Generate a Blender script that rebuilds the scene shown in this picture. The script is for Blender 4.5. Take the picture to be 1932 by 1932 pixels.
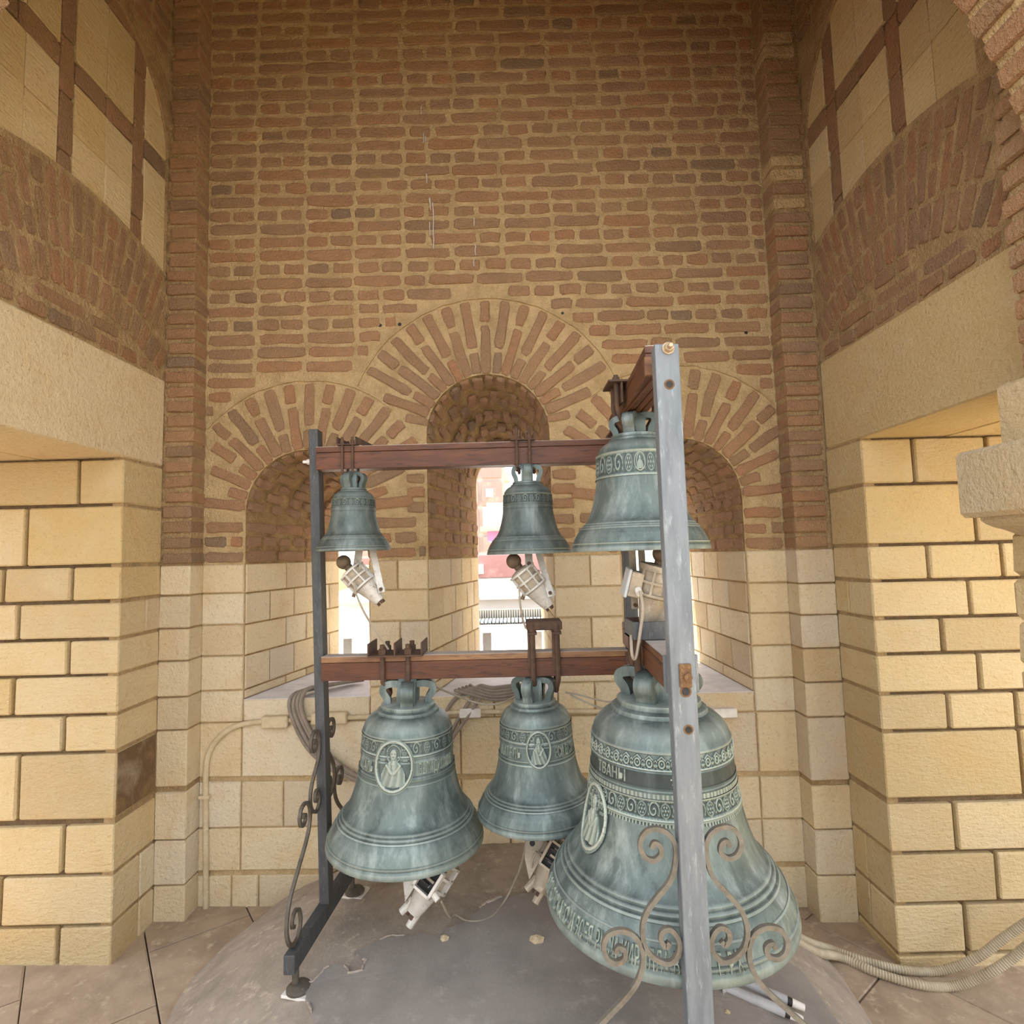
import bpy, bmesh, math, random
from mathutils import Vector, Matrix, Quaternion
from mathutils.geometry import tessellate_polygon
random.seed(7)
R = math.radians
for o in list(bpy.data.objects):
    bpy.data.objects.remove(o, do_unlink=True)
S = bpy.context.scene
COL = S.collection

# ------------------------------------------------------------------ camera
cam = bpy.data.cameras.new('camera'); camo = bpy.data.objects.new('camera', cam); COL.objects.link(camo)
cam.sensor_fit = 'HORIZONTAL'; cam.sensor_width = 36.0
cam.lens = 1050.0 / 1932.0 * 36.0
cam.clip_start = 0.02; cam.clip_end = 500
PITCH, ROLL = R(4.35), R(1.5)
fwd = Vector((0, math.cos(PITCH), math.sin(PITCH))); rt = Vector((1, 0, 0)); up = rt.cross(fwd)
rt2 = math.cos(ROLL) * rt - math.sin(ROLL) * up
up2 = math.sin(ROLL) * rt + math.cos(ROLL) * up
m = Matrix.Identity(4)
for i in range(3):
    m[i][0] = rt2[i]; m[i][1] = up2[i]; m[i][2] = -fwd[i]
m[0][3], m[1][3], m[2][3] = 0.0, -3.0, 1.87
camo.matrix_world = m
S.camera = camo

# ------------------------------------------------------------------ sky, sun, exposure
W = bpy.data.worlds.new('sky'); S.world = W; W.use_nodes = True
nt = W.node_tree; nt.nodes.clear()
wo = nt.nodes.new('ShaderNodeOutputWorld'); bg = nt.nodes.new('ShaderNodeBackground')
tc = nt.nodes.new('ShaderNodeTexCoord'); sp = nt.nodes.new('ShaderNodeSeparateXYZ'); cr = nt.nodes.new('ShaderNodeValToRGB')
cr.color_ramp.elements[0].position = 0.0; cr.color_ramp.elements[0].color = (1.0, 0.98, 0.94, 1)
cr.color_ramp.elements[1].position = 0.9; cr.color_ramp.elements[1].color = (0.80, 0.87, 1.0, 1)
nt.links.new(tc.outputs['Generated'], sp.inputs[0]); nt.links.new(sp.outputs['Z'], cr.inputs[0])
nt.links.new(cr.outputs[0], bg.inputs[0]); bg.inputs[1].default_value = 1.0
nt.links.new(bg.outputs[0], wo.inputs[0])
sun = bpy.data.lights.new('sun', 'SUN'); suno = bpy.data.objects.new('sun', sun); COL.objects.link(suno)
sun.energy = 6.5; sun.angle = R(0.6); sun.color = (1.0, 0.86, 0.66)
tosun = Vector((-0.42, 0.20, 1.35)).normalized()
suno.rotation_euler = tosun.to_track_quat('Z', 'Y').to_euler(); suno.location = (-6, 4, 12)
S.view_settings.view_transform = 'Standard'; S.view_settings.look = 'None'
S.view_settings.gamma = 1.0; S.view_settings.use_curve_mapping = False
S.view_settings.exposure = 1.42
S.cycles.use_denoising = True
S.cycles.max_bounces = 7; S.cycles.diffuse_bounces = 5; S.cycles.glossy_bounces = 3
S.cycles.caustics_reflective = False; S.cycles.caustics_refractive = False
S.cycles.sample_clamp_indirect = 8.0

# ------------------------------------------------------------------ materials
def srgb(r, g, b):
    f = lambda c: (c / 255 / 12.92) if c / 255 <= 0.04045 else ((c / 255 + 0.055) / 1.055) ** 2.4
    return (f(r), f(g), f(b), 1.0)

class NT:
    def __init__(s, name):
        s.m = bpy.data.materials.new(name); s.m.use_nodes = True
        s.t = s.m.node_tree; s.t.nodes.clear()
        s.out = s.n('ShaderNodeOutputMaterial'); s.b = s.n('ShaderNodeBsdfPrincipled')
        s.l(s.b.outputs[0], s.out.inputs[0])
        s.pos = s.n('ShaderNodeNewGeometry')
    def n(s, t, **k):
        x = s.t.nodes.new(t)
        for a, v in k.items(): setattr(x, a, v)
        return x
    def l(s, a, b): s.t.links.new(a, b)
    def vec(s, scale=(1, 1, 1), obj=False, rnd=None):
        mp = s.n('ShaderNodeMapping'); mp.inputs['Scale'].default_value = scale
        if obj:
            t = s.n('ShaderNodeTexCoord'); s.l(t.outputs['Object'], mp.inputs[0])
        else:
            s.l(s.pos.outputs['Position'], mp.inputs[0])
        return mp.outputs[0]
    def noise(s, v, scale, detail=4, rough=0.6, dist=0.0):
        x = s.n('ShaderNodeTexNoise'); x.inputs['Scale'].default_value = scale; x.inputs['Detail'].default_value = detail
        x.inputs['Roughness'].default_value = rough; x.inputs['Distortion'].default_value = dist
        s.l(v, x.inputs['Vector']); return x.outputs['Fac']
    def ramp(s, fac, stops):
        x = s.n('ShaderNodeValToRGB'); e = x.color_ramp.elements
        while len(e) < len(stops): e.new(0.5)
        for i, (p, c) in enumerate(stops): e[i].position = p; e[i].color = c
        s.l(fac, x.inputs[0]); return x.outputs[0]
    def val(s, fac, a, b, c=0.0, d=1.0):
        x = s.n('ShaderNodeMapRange'); x.inputs[1].default_value = a; x.inputs[2].default_value = b
        x.inputs[3].default_value = c; x.inputs[4].default_value = d
        s.l(fac, x.inputs[0]); return x.outputs[0]
    def mix(s, fac, a, b, mode='MIX'):
        x = s.n('ShaderNodeMix', data_type='RGBA', blend_type=mode)
        if isinstance(fac, (int, float)): x.inputs[0].default_value = fac
        else: s.l(fac, x.inputs[0])
        for v, i in ((a, 6), (b, 7)):
            if isinstance(v, tuple): x.inputs[i].default_value = v
            else: s.l(v, x.inputs[i])
        return x.outputs[2]
    def math(s, op, a, b=0.0):
        x = s.n('ShaderNodeMath', operation=op)
        for v, i in ((a, 0), (b, 1)):
            if isinstance(v, (int, float)): x.inputs[i].default_value = v
            else: s.l(v, x.inputs[i])
        return x.outputs[0]
    def bump(s, h, strength=0.5, dist=0.01):
        x = s.n('ShaderNodeBump'); x.inputs['Strength'].default_value = strength; x.inputs['Distance'].default_value = dist
        s.l(h, x.inputs['Height']); s.l(x.outputs[0], s.b.inputs['Normal'])
    def fin(s, col, rough=0.85, metal=0.0, spec=0.3):
        if isinstance(col, tuple): s.b.inputs['Base Color'].default_value = col
        else: s.l(col, s.b.inputs['Base Color'])
        if isinstance(rough, (int, float)): s.b.inputs['Roughness'].default_value = rough
        else: s.l(rough, s.b.inputs['Roughness'])
        s.b.inputs['Metallic'].default_value = metal
        s.b.inputs['Specular IOR Level'].default_value = spec
        return s.m

def brick_mat(name, island=False, dark=1.0):
    k = NT(name)
    if island: rnd = k.pos.outputs['Random Per Island']
    else: rnd = k.n('ShaderNodeObjectInfo').outputs['Random']
    c = lambda r, g, b: srgb(r * dark, g * dark, b * dark)
    col = k.ramp(rnd, [(0.0, c(198, 154, 120)), (0.28, c(188, 150, 118)), (0.5, c(182, 150, 122)), (0.76, c(200, 150, 113)), (0.94, c(170, 142, 114)), (1.0, c(160, 138, 116))])
    n1 = k.noise(k.vec((1, 1, 1.4)), 14, 5, 0.65)
    col = k.mix(k.val(n1, 0.42, 0.72, 0, 0.6), col, c(166, 136, 108))
    n2 = k.noise(k.vec(), 90, 4, 0.7)
    col = k.mix(k.val(n2, 0.56, 0.74, 0, 0.55), col, c(218, 188, 146))
    n3 = k.noise(k.vec(), 3.0, 3)
    col = k.mix(k.val(n3, 0.42, 0.72, 0, 0.4), col, c(206, 170, 126))
    k.bump(k.math('ADD', k.math('MULTIPLY', n1, 0.8), n2), 1.0, 0.022)
    return k.fin(col, 0.93, 0, 0.15)

def mortar_mat(name, base=(222, 196, 150), dirt=(192, 164, 122)):
    k = NT(name)
    n1 = k.noise(k.vec(), 9, 6, 0.65); n2 = k.noise(k.vec(), 60, 4, 0.7)
    col = k.mix(k.val(n1, 0.38, 0.7), srgb(*base), srgb(*dirt))
    col = k.mix(k.val(n2, 0.55, 0.75, 0, 0.5), col, srgb(min(255, base[0] + 22), min(255, base[1] + 24), min(255, base[2] + 24)))
    k.bump(k.math('ADD', n2, n1), 1.0, 0.025)
    return k.fin(col, 0.95, 0, 0.1)

def stone_mat(name, stops, tool=(1, 1, 1), tool_scale=40):
    k = NT(name)
    rnd = k.n('ShaderNodeObjectInfo').outputs['Random']
    col = k.ramp(rnd, stops)
    n1 = k.noise(k.vec(), 5, 5, 0.6, 0.4); n2 = k.noise(k.vec(), 62, 5, 0.72); n3 = k.noise(k.vec(tool), tool_scale, 3, 0.6)
    col = k.mix(k.val(n1, 0.5, 0.78, 0, 0.45), col, srgb(212, 176, 118))
    col = k.mix(k.val(n1, 0.46, 0.24, 0, 0.4), col, srgb(228, 214, 184))
    col = k.mix(k.val(n2, 0.57, 0.74, 0, 0.6), col, srgb(164, 134, 96))
    k.bump(k.math('ADD', k.math('MULTIPLY', n2, 1.2), n3), 0.75, 0.014)
    return k.fin(col, 0.9, 0, 0.2)

SAND = [(0.0, srgb(230, 214, 180)), (0.35, srgb(228, 208, 168)), (0.6, srgb(232, 219, 192)), (0.8, srgb(208, 186, 148)), (1.0, srgb(222, 210, 188))]
YEL = [(0.0, srgb(222, 200, 154)), (0.4, srgb(226, 206, 164)), (0.75, srgb(206, 184, 142)), (1.0, srgb(216, 192, 142))]
M = {}
M['brick'] = brick_mat('brick'); M['brick_joined'] = brick_mat('brick_joined', True)
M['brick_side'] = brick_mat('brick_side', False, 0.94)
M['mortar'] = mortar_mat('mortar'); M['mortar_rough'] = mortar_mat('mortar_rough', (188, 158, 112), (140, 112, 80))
M['joint'] = mortar_mat('stone_joint', (150, 128, 100), (112, 92, 70))
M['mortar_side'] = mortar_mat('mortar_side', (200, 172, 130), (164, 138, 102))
M['stone'] = stone_mat('sandstone', SAND, (1, 1, 1), 30)
M['stone_tooled'] = stone_mat('sandstone_tooled', YEL, (1.5, 1.5, 5), 14)
M['stone_panel'] = stone_mat('panel_stone', YEL, (1, 0.35, 3), 30)
M['stone_dark'] = stone_mat('darker_stone', [(0, srgb(128, 102, 74)), (1, srgb(112, 90, 66))], (1, 1, 1), 30)
M['stone_pale'] = stone_mat('pale_stone', [(0, srgb(212, 192, 158)), (1, srgb(204, 186, 152))], (1, 1, 1), 60)

def simple(name, c1, c2, scale=12, rough=0.6, metal=0.0, bump=0.2, stretch=(1, 1, 1), lo=0.4, hi=0.7, c3=None, spec=0.4, obj=False):
    k = NT(name)
    n1 = k.noise(k.vec(stretch, obj), scale, 5, 0.65); n2 = k.noise(k.vec(), 80, 3)
    col = k.mix(k.val(n1, lo, hi), srgb(*c1), srgb(*c2))
    if c3:
        n3 = k.noise(k.vec(stretch, obj), scale * 2.7, 5, 0.7)
        col = k.mix(k.val(n3, 0.56, 0.68), col, srgb(*c3))
    k.bump(k.math('ADD', n1, k.math('MULTIPLY', n2, 0.5)), bump, 0.004)
    return k.fin(col, rough, metal, spec)

M['sill'] = simple('sill_marble', (226, 224, 226), (200, 198, 202), 10, 0.5, 0, 0.15)
M['cement'] = simple('cement', (172, 160, 147), (146, 136, 125), 7, 0.93, 0, 0.9, c3=(194, 180, 162), spec=0.15)
M['cement_new'] = simple('cement_new', (148, 141, 134), (132, 126, 120), 5, 0.88, 0, 0.35, c3=(158, 151, 143), spec=0.2)
M['tile'] = simple('floor_stone', (178, 158, 136), (150, 132, 114), 6, 0.85, 0, 0.35, c3=(192, 174, 150), spec=0.2)
M['grime'] = simple('grime', (110, 96, 84), (90, 78, 68), 9, 0.95, 0, 0.6, spec=0.1)
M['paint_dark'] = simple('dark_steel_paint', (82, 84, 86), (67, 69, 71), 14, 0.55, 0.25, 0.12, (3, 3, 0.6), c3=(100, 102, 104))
M['paint_worn_lit'] = simple('worn_steel_paint_lit', (124, 131, 137), (101, 108, 114), 9, 0.5, 0.25, 0.12, (3, 3, 0.5), c3=(148, 155, 160))  # lighter copy of the steel paint: light on the front post put into colour
M['scroll'] = simple('scroll_iron', (124, 120, 110), (98, 92, 82), 20, 0.6, 0.25, 0.25, c3=(134, 118, 96))
M['scroll_dark'] = simple('scroll_iron_dark', (100, 94, 84), (80, 73, 64), 20, 0.6, 0.25, 0.25, c3=(116, 102, 84))
M['rust'] = simple('rusty_steel', (96, 74, 60), (76, 61, 53), 26, 0.8, 0.2, 0.5, c3=(114, 82, 58))
M['rust_bright'] = simple('bright_rust', (122, 92, 62), (100, 75, 52), 60, 0.8, 0.2, 0.6, c3=(150, 120, 84))
M['bolt'] = simple('bolt_steel', (196, 176, 148), (150, 128, 104), 30, 0.4, 0.6, 0.2)
M['striker'] = simple('striker_paint', (206, 204, 198), (180, 174, 164), 14, 0.55, 0.15, 0.2, c3=(158, 144, 124))
M['striker_old'] = simple('striker_paint_dirty', (172, 160, 142), (146, 134, 118), 14, 0.6, 0.15, 0.25, c3=(188, 178, 160))
M['ball'] = simple('rubber_ball', (112, 94, 74), (86, 74, 62), 18, 0.6, 0.1, 0.2)
M['dark'] = simple('dark_terminal', (52, 50, 50), (34, 33, 34), 30, 0.6, 0.1, 0.3)
M['cover'] = simple('box_cover', (196, 204, 208), (180, 188, 192), 14, 0.5, 0.1, 0.1)
M['white'] = simple('white_plastic', (232, 228, 222), (214, 208, 200), 16, 0.45, 0, 0.1)
M['conduit'] = simple('conduit_plastic', (206, 190, 158), (186, 168, 136), 16, 0.55, 0, 0.1, c3=(216, 204, 176))
M['hose'] = simple('hose_plastic', (196, 184, 160), (170, 156, 130), 16, 0.6, 0, 0.1)
M['cable'] = simple('grey_cable', (150, 138, 126), (124, 112, 102), 16, 0.65, 0, 0.1)
M['wire'] = simple('thin_wire', (170, 160, 144), (150, 140, 124), 16, 0.6, 0, 0.1)
M['tube'] = simple('grey_tube', (176, 176, 178), (156, 154, 156), 14, 0.5, 0, 0.1)

def wood_mat(name, c1, c2, c3, axis):
    k = NT(name)
    st = [9, 9, 9]; st[axis] = 0.9
    v = k.vec(tuple(st))
    n0 = k.noise(v, 2.2, 3, 0.5, 1.2)
    n1 = k.noise(v, 9, 5, 0.65, 0.6)
    n2 = k.noise(k.vec(), 4, 3)
    col = k.mix(k.val(n0, 0.35, 0.68), srgb(*c1), srgb(*c2))
    col = k.mix(k.val(n1, 0.52, 0.68, 0, 0.85), col, srgb(*c3))
    col = k.mix(k.val(n2, 0.52, 0.72, 0, 0.6), col, srgb(72, 40, 32))
    k.bump(n1, 0.4, 0.004)
    return k.fin(col, 0.5, 0, 0.45)
M['wood_x'] = wood_mat('varnished_wood_x', (104, 62, 38), (80, 46, 29), (42, 26, 19), 0)
M['wood_y'] = wood_mat('varnished_wood_y', (110, 72, 46), (88, 55, 36), (56, 36, 26), 1)
M['wood_cap'] = wood_mat('dusty_wood', (148, 112, 78), (132, 94, 64), (98, 68, 48), 0)
M['dust'] = simple('dusty_top', (176, 168, 160), (156, 148, 140), 14, 0.9, 0, 0.2)

def bronze_mat(name, relief=False, tone=1.0, edge=True, rmix=0.6):
    k = NT(name)
    tone *= 0.9
    c = lambda r, g, b: srgb(r * tone, g * tone, b * tone)
    v = k.vec((1, 1, 0.22)); n1 = k.noise(v, 16, 6, 0.68, 0.3); n2 = k.noise(k.vec(), 4.5, 4, 0.6, 0.3); n3 = k.noise(v, 52, 4, 0.7)
    col = k.mix(k.val(n2, 0.35, 0.66), c(102, 117, 115), c(130, 146, 142))
    col = k.mix(k.val(n1, 0.50, 0.70, 0, 0.85), col, c(174, 188, 184))
    col = k.mix(k.val(n1, 0.46, 0.28, 0, 0.8), col, c(64, 75, 76))
    col = k.mix(k.val(n3, 0.60, 0.74, 0, 0.5), col, c(146, 162, 156))
    if not edge:
        k.bump(n3, 0.2, 0.004); return k.fin(col, 0.55, 0.4, 0.5)
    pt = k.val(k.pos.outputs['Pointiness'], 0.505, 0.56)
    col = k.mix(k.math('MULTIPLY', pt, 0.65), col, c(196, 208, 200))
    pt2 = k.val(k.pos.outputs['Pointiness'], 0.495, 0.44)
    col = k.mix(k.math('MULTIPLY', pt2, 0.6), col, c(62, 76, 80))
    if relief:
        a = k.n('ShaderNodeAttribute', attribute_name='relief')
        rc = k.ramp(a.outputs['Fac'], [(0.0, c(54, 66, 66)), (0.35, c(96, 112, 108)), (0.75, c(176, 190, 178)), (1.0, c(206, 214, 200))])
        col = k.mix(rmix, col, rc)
    k.bump(k.math('ADD', n1, n3), 0.18, 0.004)
    return k.fin(col, k.val(n2, 0.3, 0.7, 0.42, 0.6), 0.45, 0.5)
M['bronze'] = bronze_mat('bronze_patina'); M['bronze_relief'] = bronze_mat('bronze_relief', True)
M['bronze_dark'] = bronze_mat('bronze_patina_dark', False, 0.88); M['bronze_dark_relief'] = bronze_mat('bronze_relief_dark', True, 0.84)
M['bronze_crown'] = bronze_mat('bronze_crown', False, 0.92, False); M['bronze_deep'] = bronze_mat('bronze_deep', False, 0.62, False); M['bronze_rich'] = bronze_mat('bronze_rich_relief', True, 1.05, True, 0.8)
k = NT('letter_patina'); n1 = k.noise(k.vec(), 40, 4); M['letter'] = k.fin(k.mix(k.val(n1, 0.4, 0.65), srgb(168, 178, 164), srgb(118, 132, 126)), 0.55, 0.35)

# ------------------------------------------------------------------ mesh helpers
def mkobj(name, verts, faces, mat, parent=None, smooth=False):
    me = bpy.data.meshes.new(name); me.from_pydata([tuple(v) for v in verts], [], faces); me.update()
    if smooth:
        me.polygons.foreach_set('use_smooth', [True] * len(me.polygons))
    if mat: me.materials.append(mat)
    o = bpy.data.objects.new(name, me); COL.objects.link(o)
    if parent: o.parent = parent
    return o

class MB:
    """collects simple shapes into one mesh"""
    def __init__(s): s.v = []; s.f = []
    def add(s, vs, fs):
        b = len(s.v); s.v += [Vector(v) for v in vs]; s.f += [tuple(i + b for i in f) for f in fs]; return s
    def box(s, x0, x1, y0, y1, z0, z1, ch=0.0, M4=None):
        vs, fs = boxvf(x0, x1, y0, y1, z0, z1, ch)
        if M4 is not None: vs = [M4 @ Vector(v) for v in vs]
        return s.add(vs, fs)
    def tube(s, pts, r, n=8, cap=True):
        pts = [Vector(p) for p in pts]
        rings = sweep(pts, [(r * math.cos(2 * math.pi * i / n), r * math.sin(2 * math.pi * i / n)) for i in range(n)])
        b = len(s.v)
        for rg in rings: s.v += rg
        for i in range(len(rings) - 1):
            for j in range(n):
                s.f.append((b + i * n + j, b + i * n + (j + 1) % n, b + (i + 1) * n + (j + 1) % n, b + (i + 1) * n + j))
        if cap:
            s.f.append(tuple(b + j for j in reversed(range(n)))); s.f.append(tuple(b + (len(rings) - 1) * n + j for j in range(n)))
        return s
    def bar(s, pts, sec, upv=None):
        rings = sweep([Vector(p) for p in pts], sec, upv); n = len(sec); b = len(s.v)
        for rg in rings: s.v += rg
        for i in range(len(rings) - 1):
            for j in range(n):
                s.f.append((b + i * n + j, b + i * n + (j + 1) % n, b + (i + 1) * n + (j + 1) % n, b + (i + 1) * n + j))
        s.f.append(tuple(b + j for j in reversed(range(n)))); s.f.append(tuple(b + (len(rings) - 1) * n + j for j in range(n)))
        return s
    def lathe(s, prof, n=32, M4=None, close=False):
        b = len(s.v); k = len(prof)
        for r, z in prof:
            for j in range(n):
                a = 2 * math.pi * j / n
                p = Vector((r * math.sin(a), -r * math.cos(a), z))
                s.v.append(M4 @ p if M4 is not None else p)
        for i in range(k - 1):
            for j in range(n):
                s.f.append((b + i * n + j, b + i * n + (j + 1) % n, b + (i + 1) * n + (j + 1) % n, b + (i + 1) * n + j))
        if close:
            s.f.append(tuple(b + j for j in reversed(range(n)))); s.f.append(tuple(b + (k - 1) * n + j for j in range(n)))
        return s
    def cyl(s, p0, p1, r, n=12, r2=None):
        p0 = Vector(p0); p1 = Vector(p1); d = p1 - p0
        M4 = Matrix.Translation(p0) @ d.to_track_quat('Z', 'Y').to_matrix().to_4x4()
        return s.lathe([(r, 0), (r2 if r2 is not None else r, d.length)], n, M4, True)
    def ball(s, c, r, n=16, k=9, sz=1.0, M4=None):
        pr = [(max(1e-4, r * math.sin(math.pi * i / k)), -r * sz * math.cos(math.pi * i / k)) for i in range(k + 1)]
        T = Matrix.Translation(c)
        if M4 is not None: T = T @ M4
        return s.lathe(pr, n, T)
    def build(s, name, mat, parent=None, smooth=False):
        o = mkobj(name, s.v, s.f, mat, parent, smooth)
        if smooth:
            try: o.data.set_sharp_from_angle(angle=R(38))
            except Exception: pass
        return o

def boxvf(x0, x1, y0, y1, z0, z1, ch=0.0):
    if ch <= 0:
        vs = [(x0, y0, z0), (x1, y0, z0), (x1, y1, z0), (x0, y1, z0), (x0, y0, z1), (x1, y0, z1), (x1, y1, z1), (x0, y1, z1)]
        return vs, [(0, 3, 2, 1), (4, 5, 6, 7), (0, 1, 5, 4), (1, 2, 6, 5), (2, 3, 7, 6), (3, 0, 4, 7)]
    bm = bmesh.new(); bmesh.ops.create_cube(bm, size=1)
    for v in bm.verts:
        v.co = Vector(((x0 + x1) / 2 + v.co.x * (x1 - x0), (y0 + y1) / 2 + v.co.y * (y1 - y0), (z0 + z1) / 2 + v.co.z * (z1 - z0)))
    bmesh.ops.bevel(bm, geom=list(bm.edges), offset=ch, segments=1, affect='EDGES', profile=0.5)
    bm.verts.index_update()
    vs = [v.co.copy() for v in bm.verts]; fs = [tuple(v.index for v in f.verts) for f in bm.faces]; bm.free()
    return vs, fs

def sweep(pts, sec, upv=None):
    n = len(pts); T = []
    for i in range(n):
        a = pts[max(0, i - 1)]; b = pts[min(n - 1, i + 1)]; t = (b - a)
        T.append(t.normalized() if t.length > 1e-9 else Vector((0, 0, 1)))
    if upv is None:
        u = T[0].orthogonal().normalized()
    else: u = Vector(upv)
    rings = []
    for i in range(n):
        if upv is None: u = (u - T[i] * u.dot(T[i])).normalized()
        else:
            u = Vector(upv); u = (u - T[i] * u.dot(T[i])).normalized()
        w = T[i].cross(u)
        rings.append([pts[i] + u * a + w * b for a, b in sec])
    return rings

def spline(pts, k=6):
    P = [Vector(p) for p in pts]; P = [P[0] * 2 - P[1]] + P + [P[-1] * 2 - P[-2]]; out = []
    for i in range(1, len(P) - 2):
        p0, p1, p2, p3 = P[i - 1:i + 3]
        for j in range(k):
            t = j / k
            out.append(0.5 * ((2 * p1) + (p2 - p0) * t + (2 * p0 - 5 * p1 + 4 * p2 - p3) * t * t + (3 * p1 - p0 - 3 * p2 + p3) * t ** 3))
    out.append(P[-2]); return out

def tag(o, label=None, cat=None, group=None, kind=None):
    if label: o['label'] = label
    if cat: o['category'] = cat
    if group: o['group'] = group
    if kind: o['kind'] = kind
    return o
def struct(o): o['kind'] = 'structure'; return o
def empty(name, loc, label, cat, group=None):
    o = bpy.data.objects.new(name, None); COL.objects.link(o); o.empty_display_size = 0.05
    o.location = loc; tag(o, label, cat, group); return o

def poly_plate(name, outer, holes, frame, depth, mat, parent=None):
    """plate in plane (u, z) with holes, thickness depth along -n. frame=(origin,u,n)"""
    loops = [outer] + holes
    tri = tessellate_polygon([[Vector((p[0], p[1], 0)) for p in lp] for lp in loops])
    flat = [p for lp in loops for p in lp]
    O, u, n = frame; up = Vector((0, 0, 1)); N = len(flat)
    vs = [O + u * a + up * b for a, b in flat] + [O + u * a + up * b - n * depth for a, b in flat]
    fs = [tuple(t) for t in tri] + [tuple(i + N for i in reversed(t)) for t in tri]
    b = 0
    for lp in loops:
        k = len(lp)
        for i in range(k): fs.append((b + i, b + (i + 1) % k, b + N + (i + 1) % k, b + N + i))
        b += k
    o = mkobj(name, vs, fs, mat, parent)
    bm = bmesh.new(); bm.from_mesh(o.data); bmesh.ops.recalc_face_normals(bm, faces=bm.faces); bm.to_mesh(o.data); bm.free()
    return o

# ---- bricks: local x = length, y = into the wall (front at -y), z = height
def brick_mesh(L, H, proj=0.009, seed=0, rough=1.0):
    rd = random.Random(seed); n = 14; out = []
    for i in range(n):
        a = 2 * math.pi * (i + 0.5) / n; c, s_ = math.cos(a), math.sin(a); e = 0.30
        x = math.copysign(abs(c) ** e, c) * L / 2; z = math.copysign(abs(s_) ** e, s_) * H / 2
        out.append((x + rd.uniform(-.007, .003) * rough * (1 if c > 0 else -1), z + rd.uniform(-.006, .0045) * rough * (1 if s_ > 0 else -1)))
    vs = [(x, 0.012, z) for x, z in out]
    bev = 0.0055
    for x, z in out: vs.append((x, -proj * 0.45 + rd.uniform(-.001, .001), z))
    for x, z in out:
        vs.append((x * (1 - bev / (L / 2)), -proj + rd.uniform(-.002, .002) * rough, z * (1 - bev / (H / 2))))
    fs = []
    for r_ in (0, 1):
        for i in range(n): fs.append((r_ * n + i, r_ * n + (i + 1) % n, (r_ + 1) * n + (i + 1) % n, (r_ + 1) * n + i))
    fs.append(tuple(2 * n + i for i in range(n)))
    return vs, fs
def mk_variants(L, H, k, seed, mat, proj=0.009, rough=1.0):
    res = []
    for i in range(k):
        vs, fs = brick_mesh(L, H, proj, seed * 100 + i, rough)
        me = bpy.data.meshes.new('brick'); me.from_pydata(vs, [], fs); me.materials.append(mat); me.update(); res.append(me)
    return res
BH = 0.058
V_LONG = mk_variants(0.255, BH, 10, 1, M['brick']); V_SHORT = mk_variants(0.118, BH, 10, 2, M['brick'])
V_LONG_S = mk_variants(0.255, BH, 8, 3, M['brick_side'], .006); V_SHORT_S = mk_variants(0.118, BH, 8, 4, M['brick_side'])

def frame_mat(O, u, n, a, z, ang=0.0, sx=1.0, sz=1.0, off=0.0):
    """local x->u rotated by ang in the plane, y->-n, z->in-plane up"""
    upv = Vector((0, 0, 1)); c, s_ = math.cos(ang), math.sin(ang)
    ux = u * c + upv * s_; uz = -u * s_ + upv * c
    p = O + u * a + upv * z + n * off
    mm = Matrix.Identity(4)
    for i in range(3):
        mm[i][0] = ux[i] * sx; mm[i][1] = -n[i]; mm[i][2] = uz[i] * sz; mm[i][3] = p[i]
    return mm
def put_bricks(lst, parent, limit=300, key=None):
    """lst: (mesh, matrix); the first `limit` (by key) are parts, the others one joined part"""
    if key: lst = sorted(lst, key=key)
    for me, mm in lst[:limit]:
        o = bpy.data.objects.new('brick', me); COL.objects.link(o); o.parent = parent; o.matrix_local = mm
    rest = lst[limit:]
    if rest:
        b = MB()
        for me, mm in rest:
            b.add([mm @ v.co for v in me.vertices], [tuple(p.vertices) for p in me.polygons])
        o = b.build('brick_courses', M['brick_joined'], parent); o['kind'] = 'stuff'

def stone_hex(name, frame, a0, a1, zf, parent, mat, t0=-0.012, t1=0.03, ch=0.005, gap=0.004):
    """block on a wall: spans u in a0..a1, zf=(zl0,zl1,zr0,zr1) heights at both ends; front proud by -t0"""
    O, u, n = frame; upv = Vector((0, 0, 1)); g = gap
    zl0, zl1, zr0, zr1 = zf
    j = lambda: random.uniform(-.0015, .0015)
    back = [(a0 + g, zl0 + g), (a1 - g, zr0 + g), (a1 - g, zr1 - g), (a0 + g, zl1 - g)]
    fr = [(a0 + g + ch, zl0 + g + ch), (a1 - g - ch, zr0 + g + ch), (a1 - g - ch, zr1 - g - ch), (a0 + g + ch, zl1 - g - ch)]
    P = lambda p, t: O + u * p[0] + upv * p[1] - n * t
    vs = [P(p, t1) for p in back] + [P(p, t0 + ch) for p in back] + [P((p[0] + j(), p[1] + j()), t0 + j()) for p in fr]
    fs = []
    for r_ in (0, 1):
        for i in range(4): fs.append((r_ * 4 + i, r_ * 4 + (i + 1) % 4, r_ * 4 + 4 + (i + 1) % 4, r_ * 4 + 4 + i))
    fs += [(8, 9, 10, 11), (3, 2, 1, 0)]
    o = mkobj(name, vs, fs, mat, parent)
    return o
def corner_block(name, x0, x1, y0, y1, z0, z1, parent, mat, ch=0.005, gap=0.004, jit=0.0015):
    vs, fs = boxvf(x0, x1, y0, y1, z0 + gap, z1 - gap, ch)
    vs = [Vector(v) + Vector((random.uniform(-jit, jit), random.uniform(-jit, jit), random.uniform(-jit, jit))) for v in vs]
    return mkobj(name, vs, fs, mat, parent)

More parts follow.
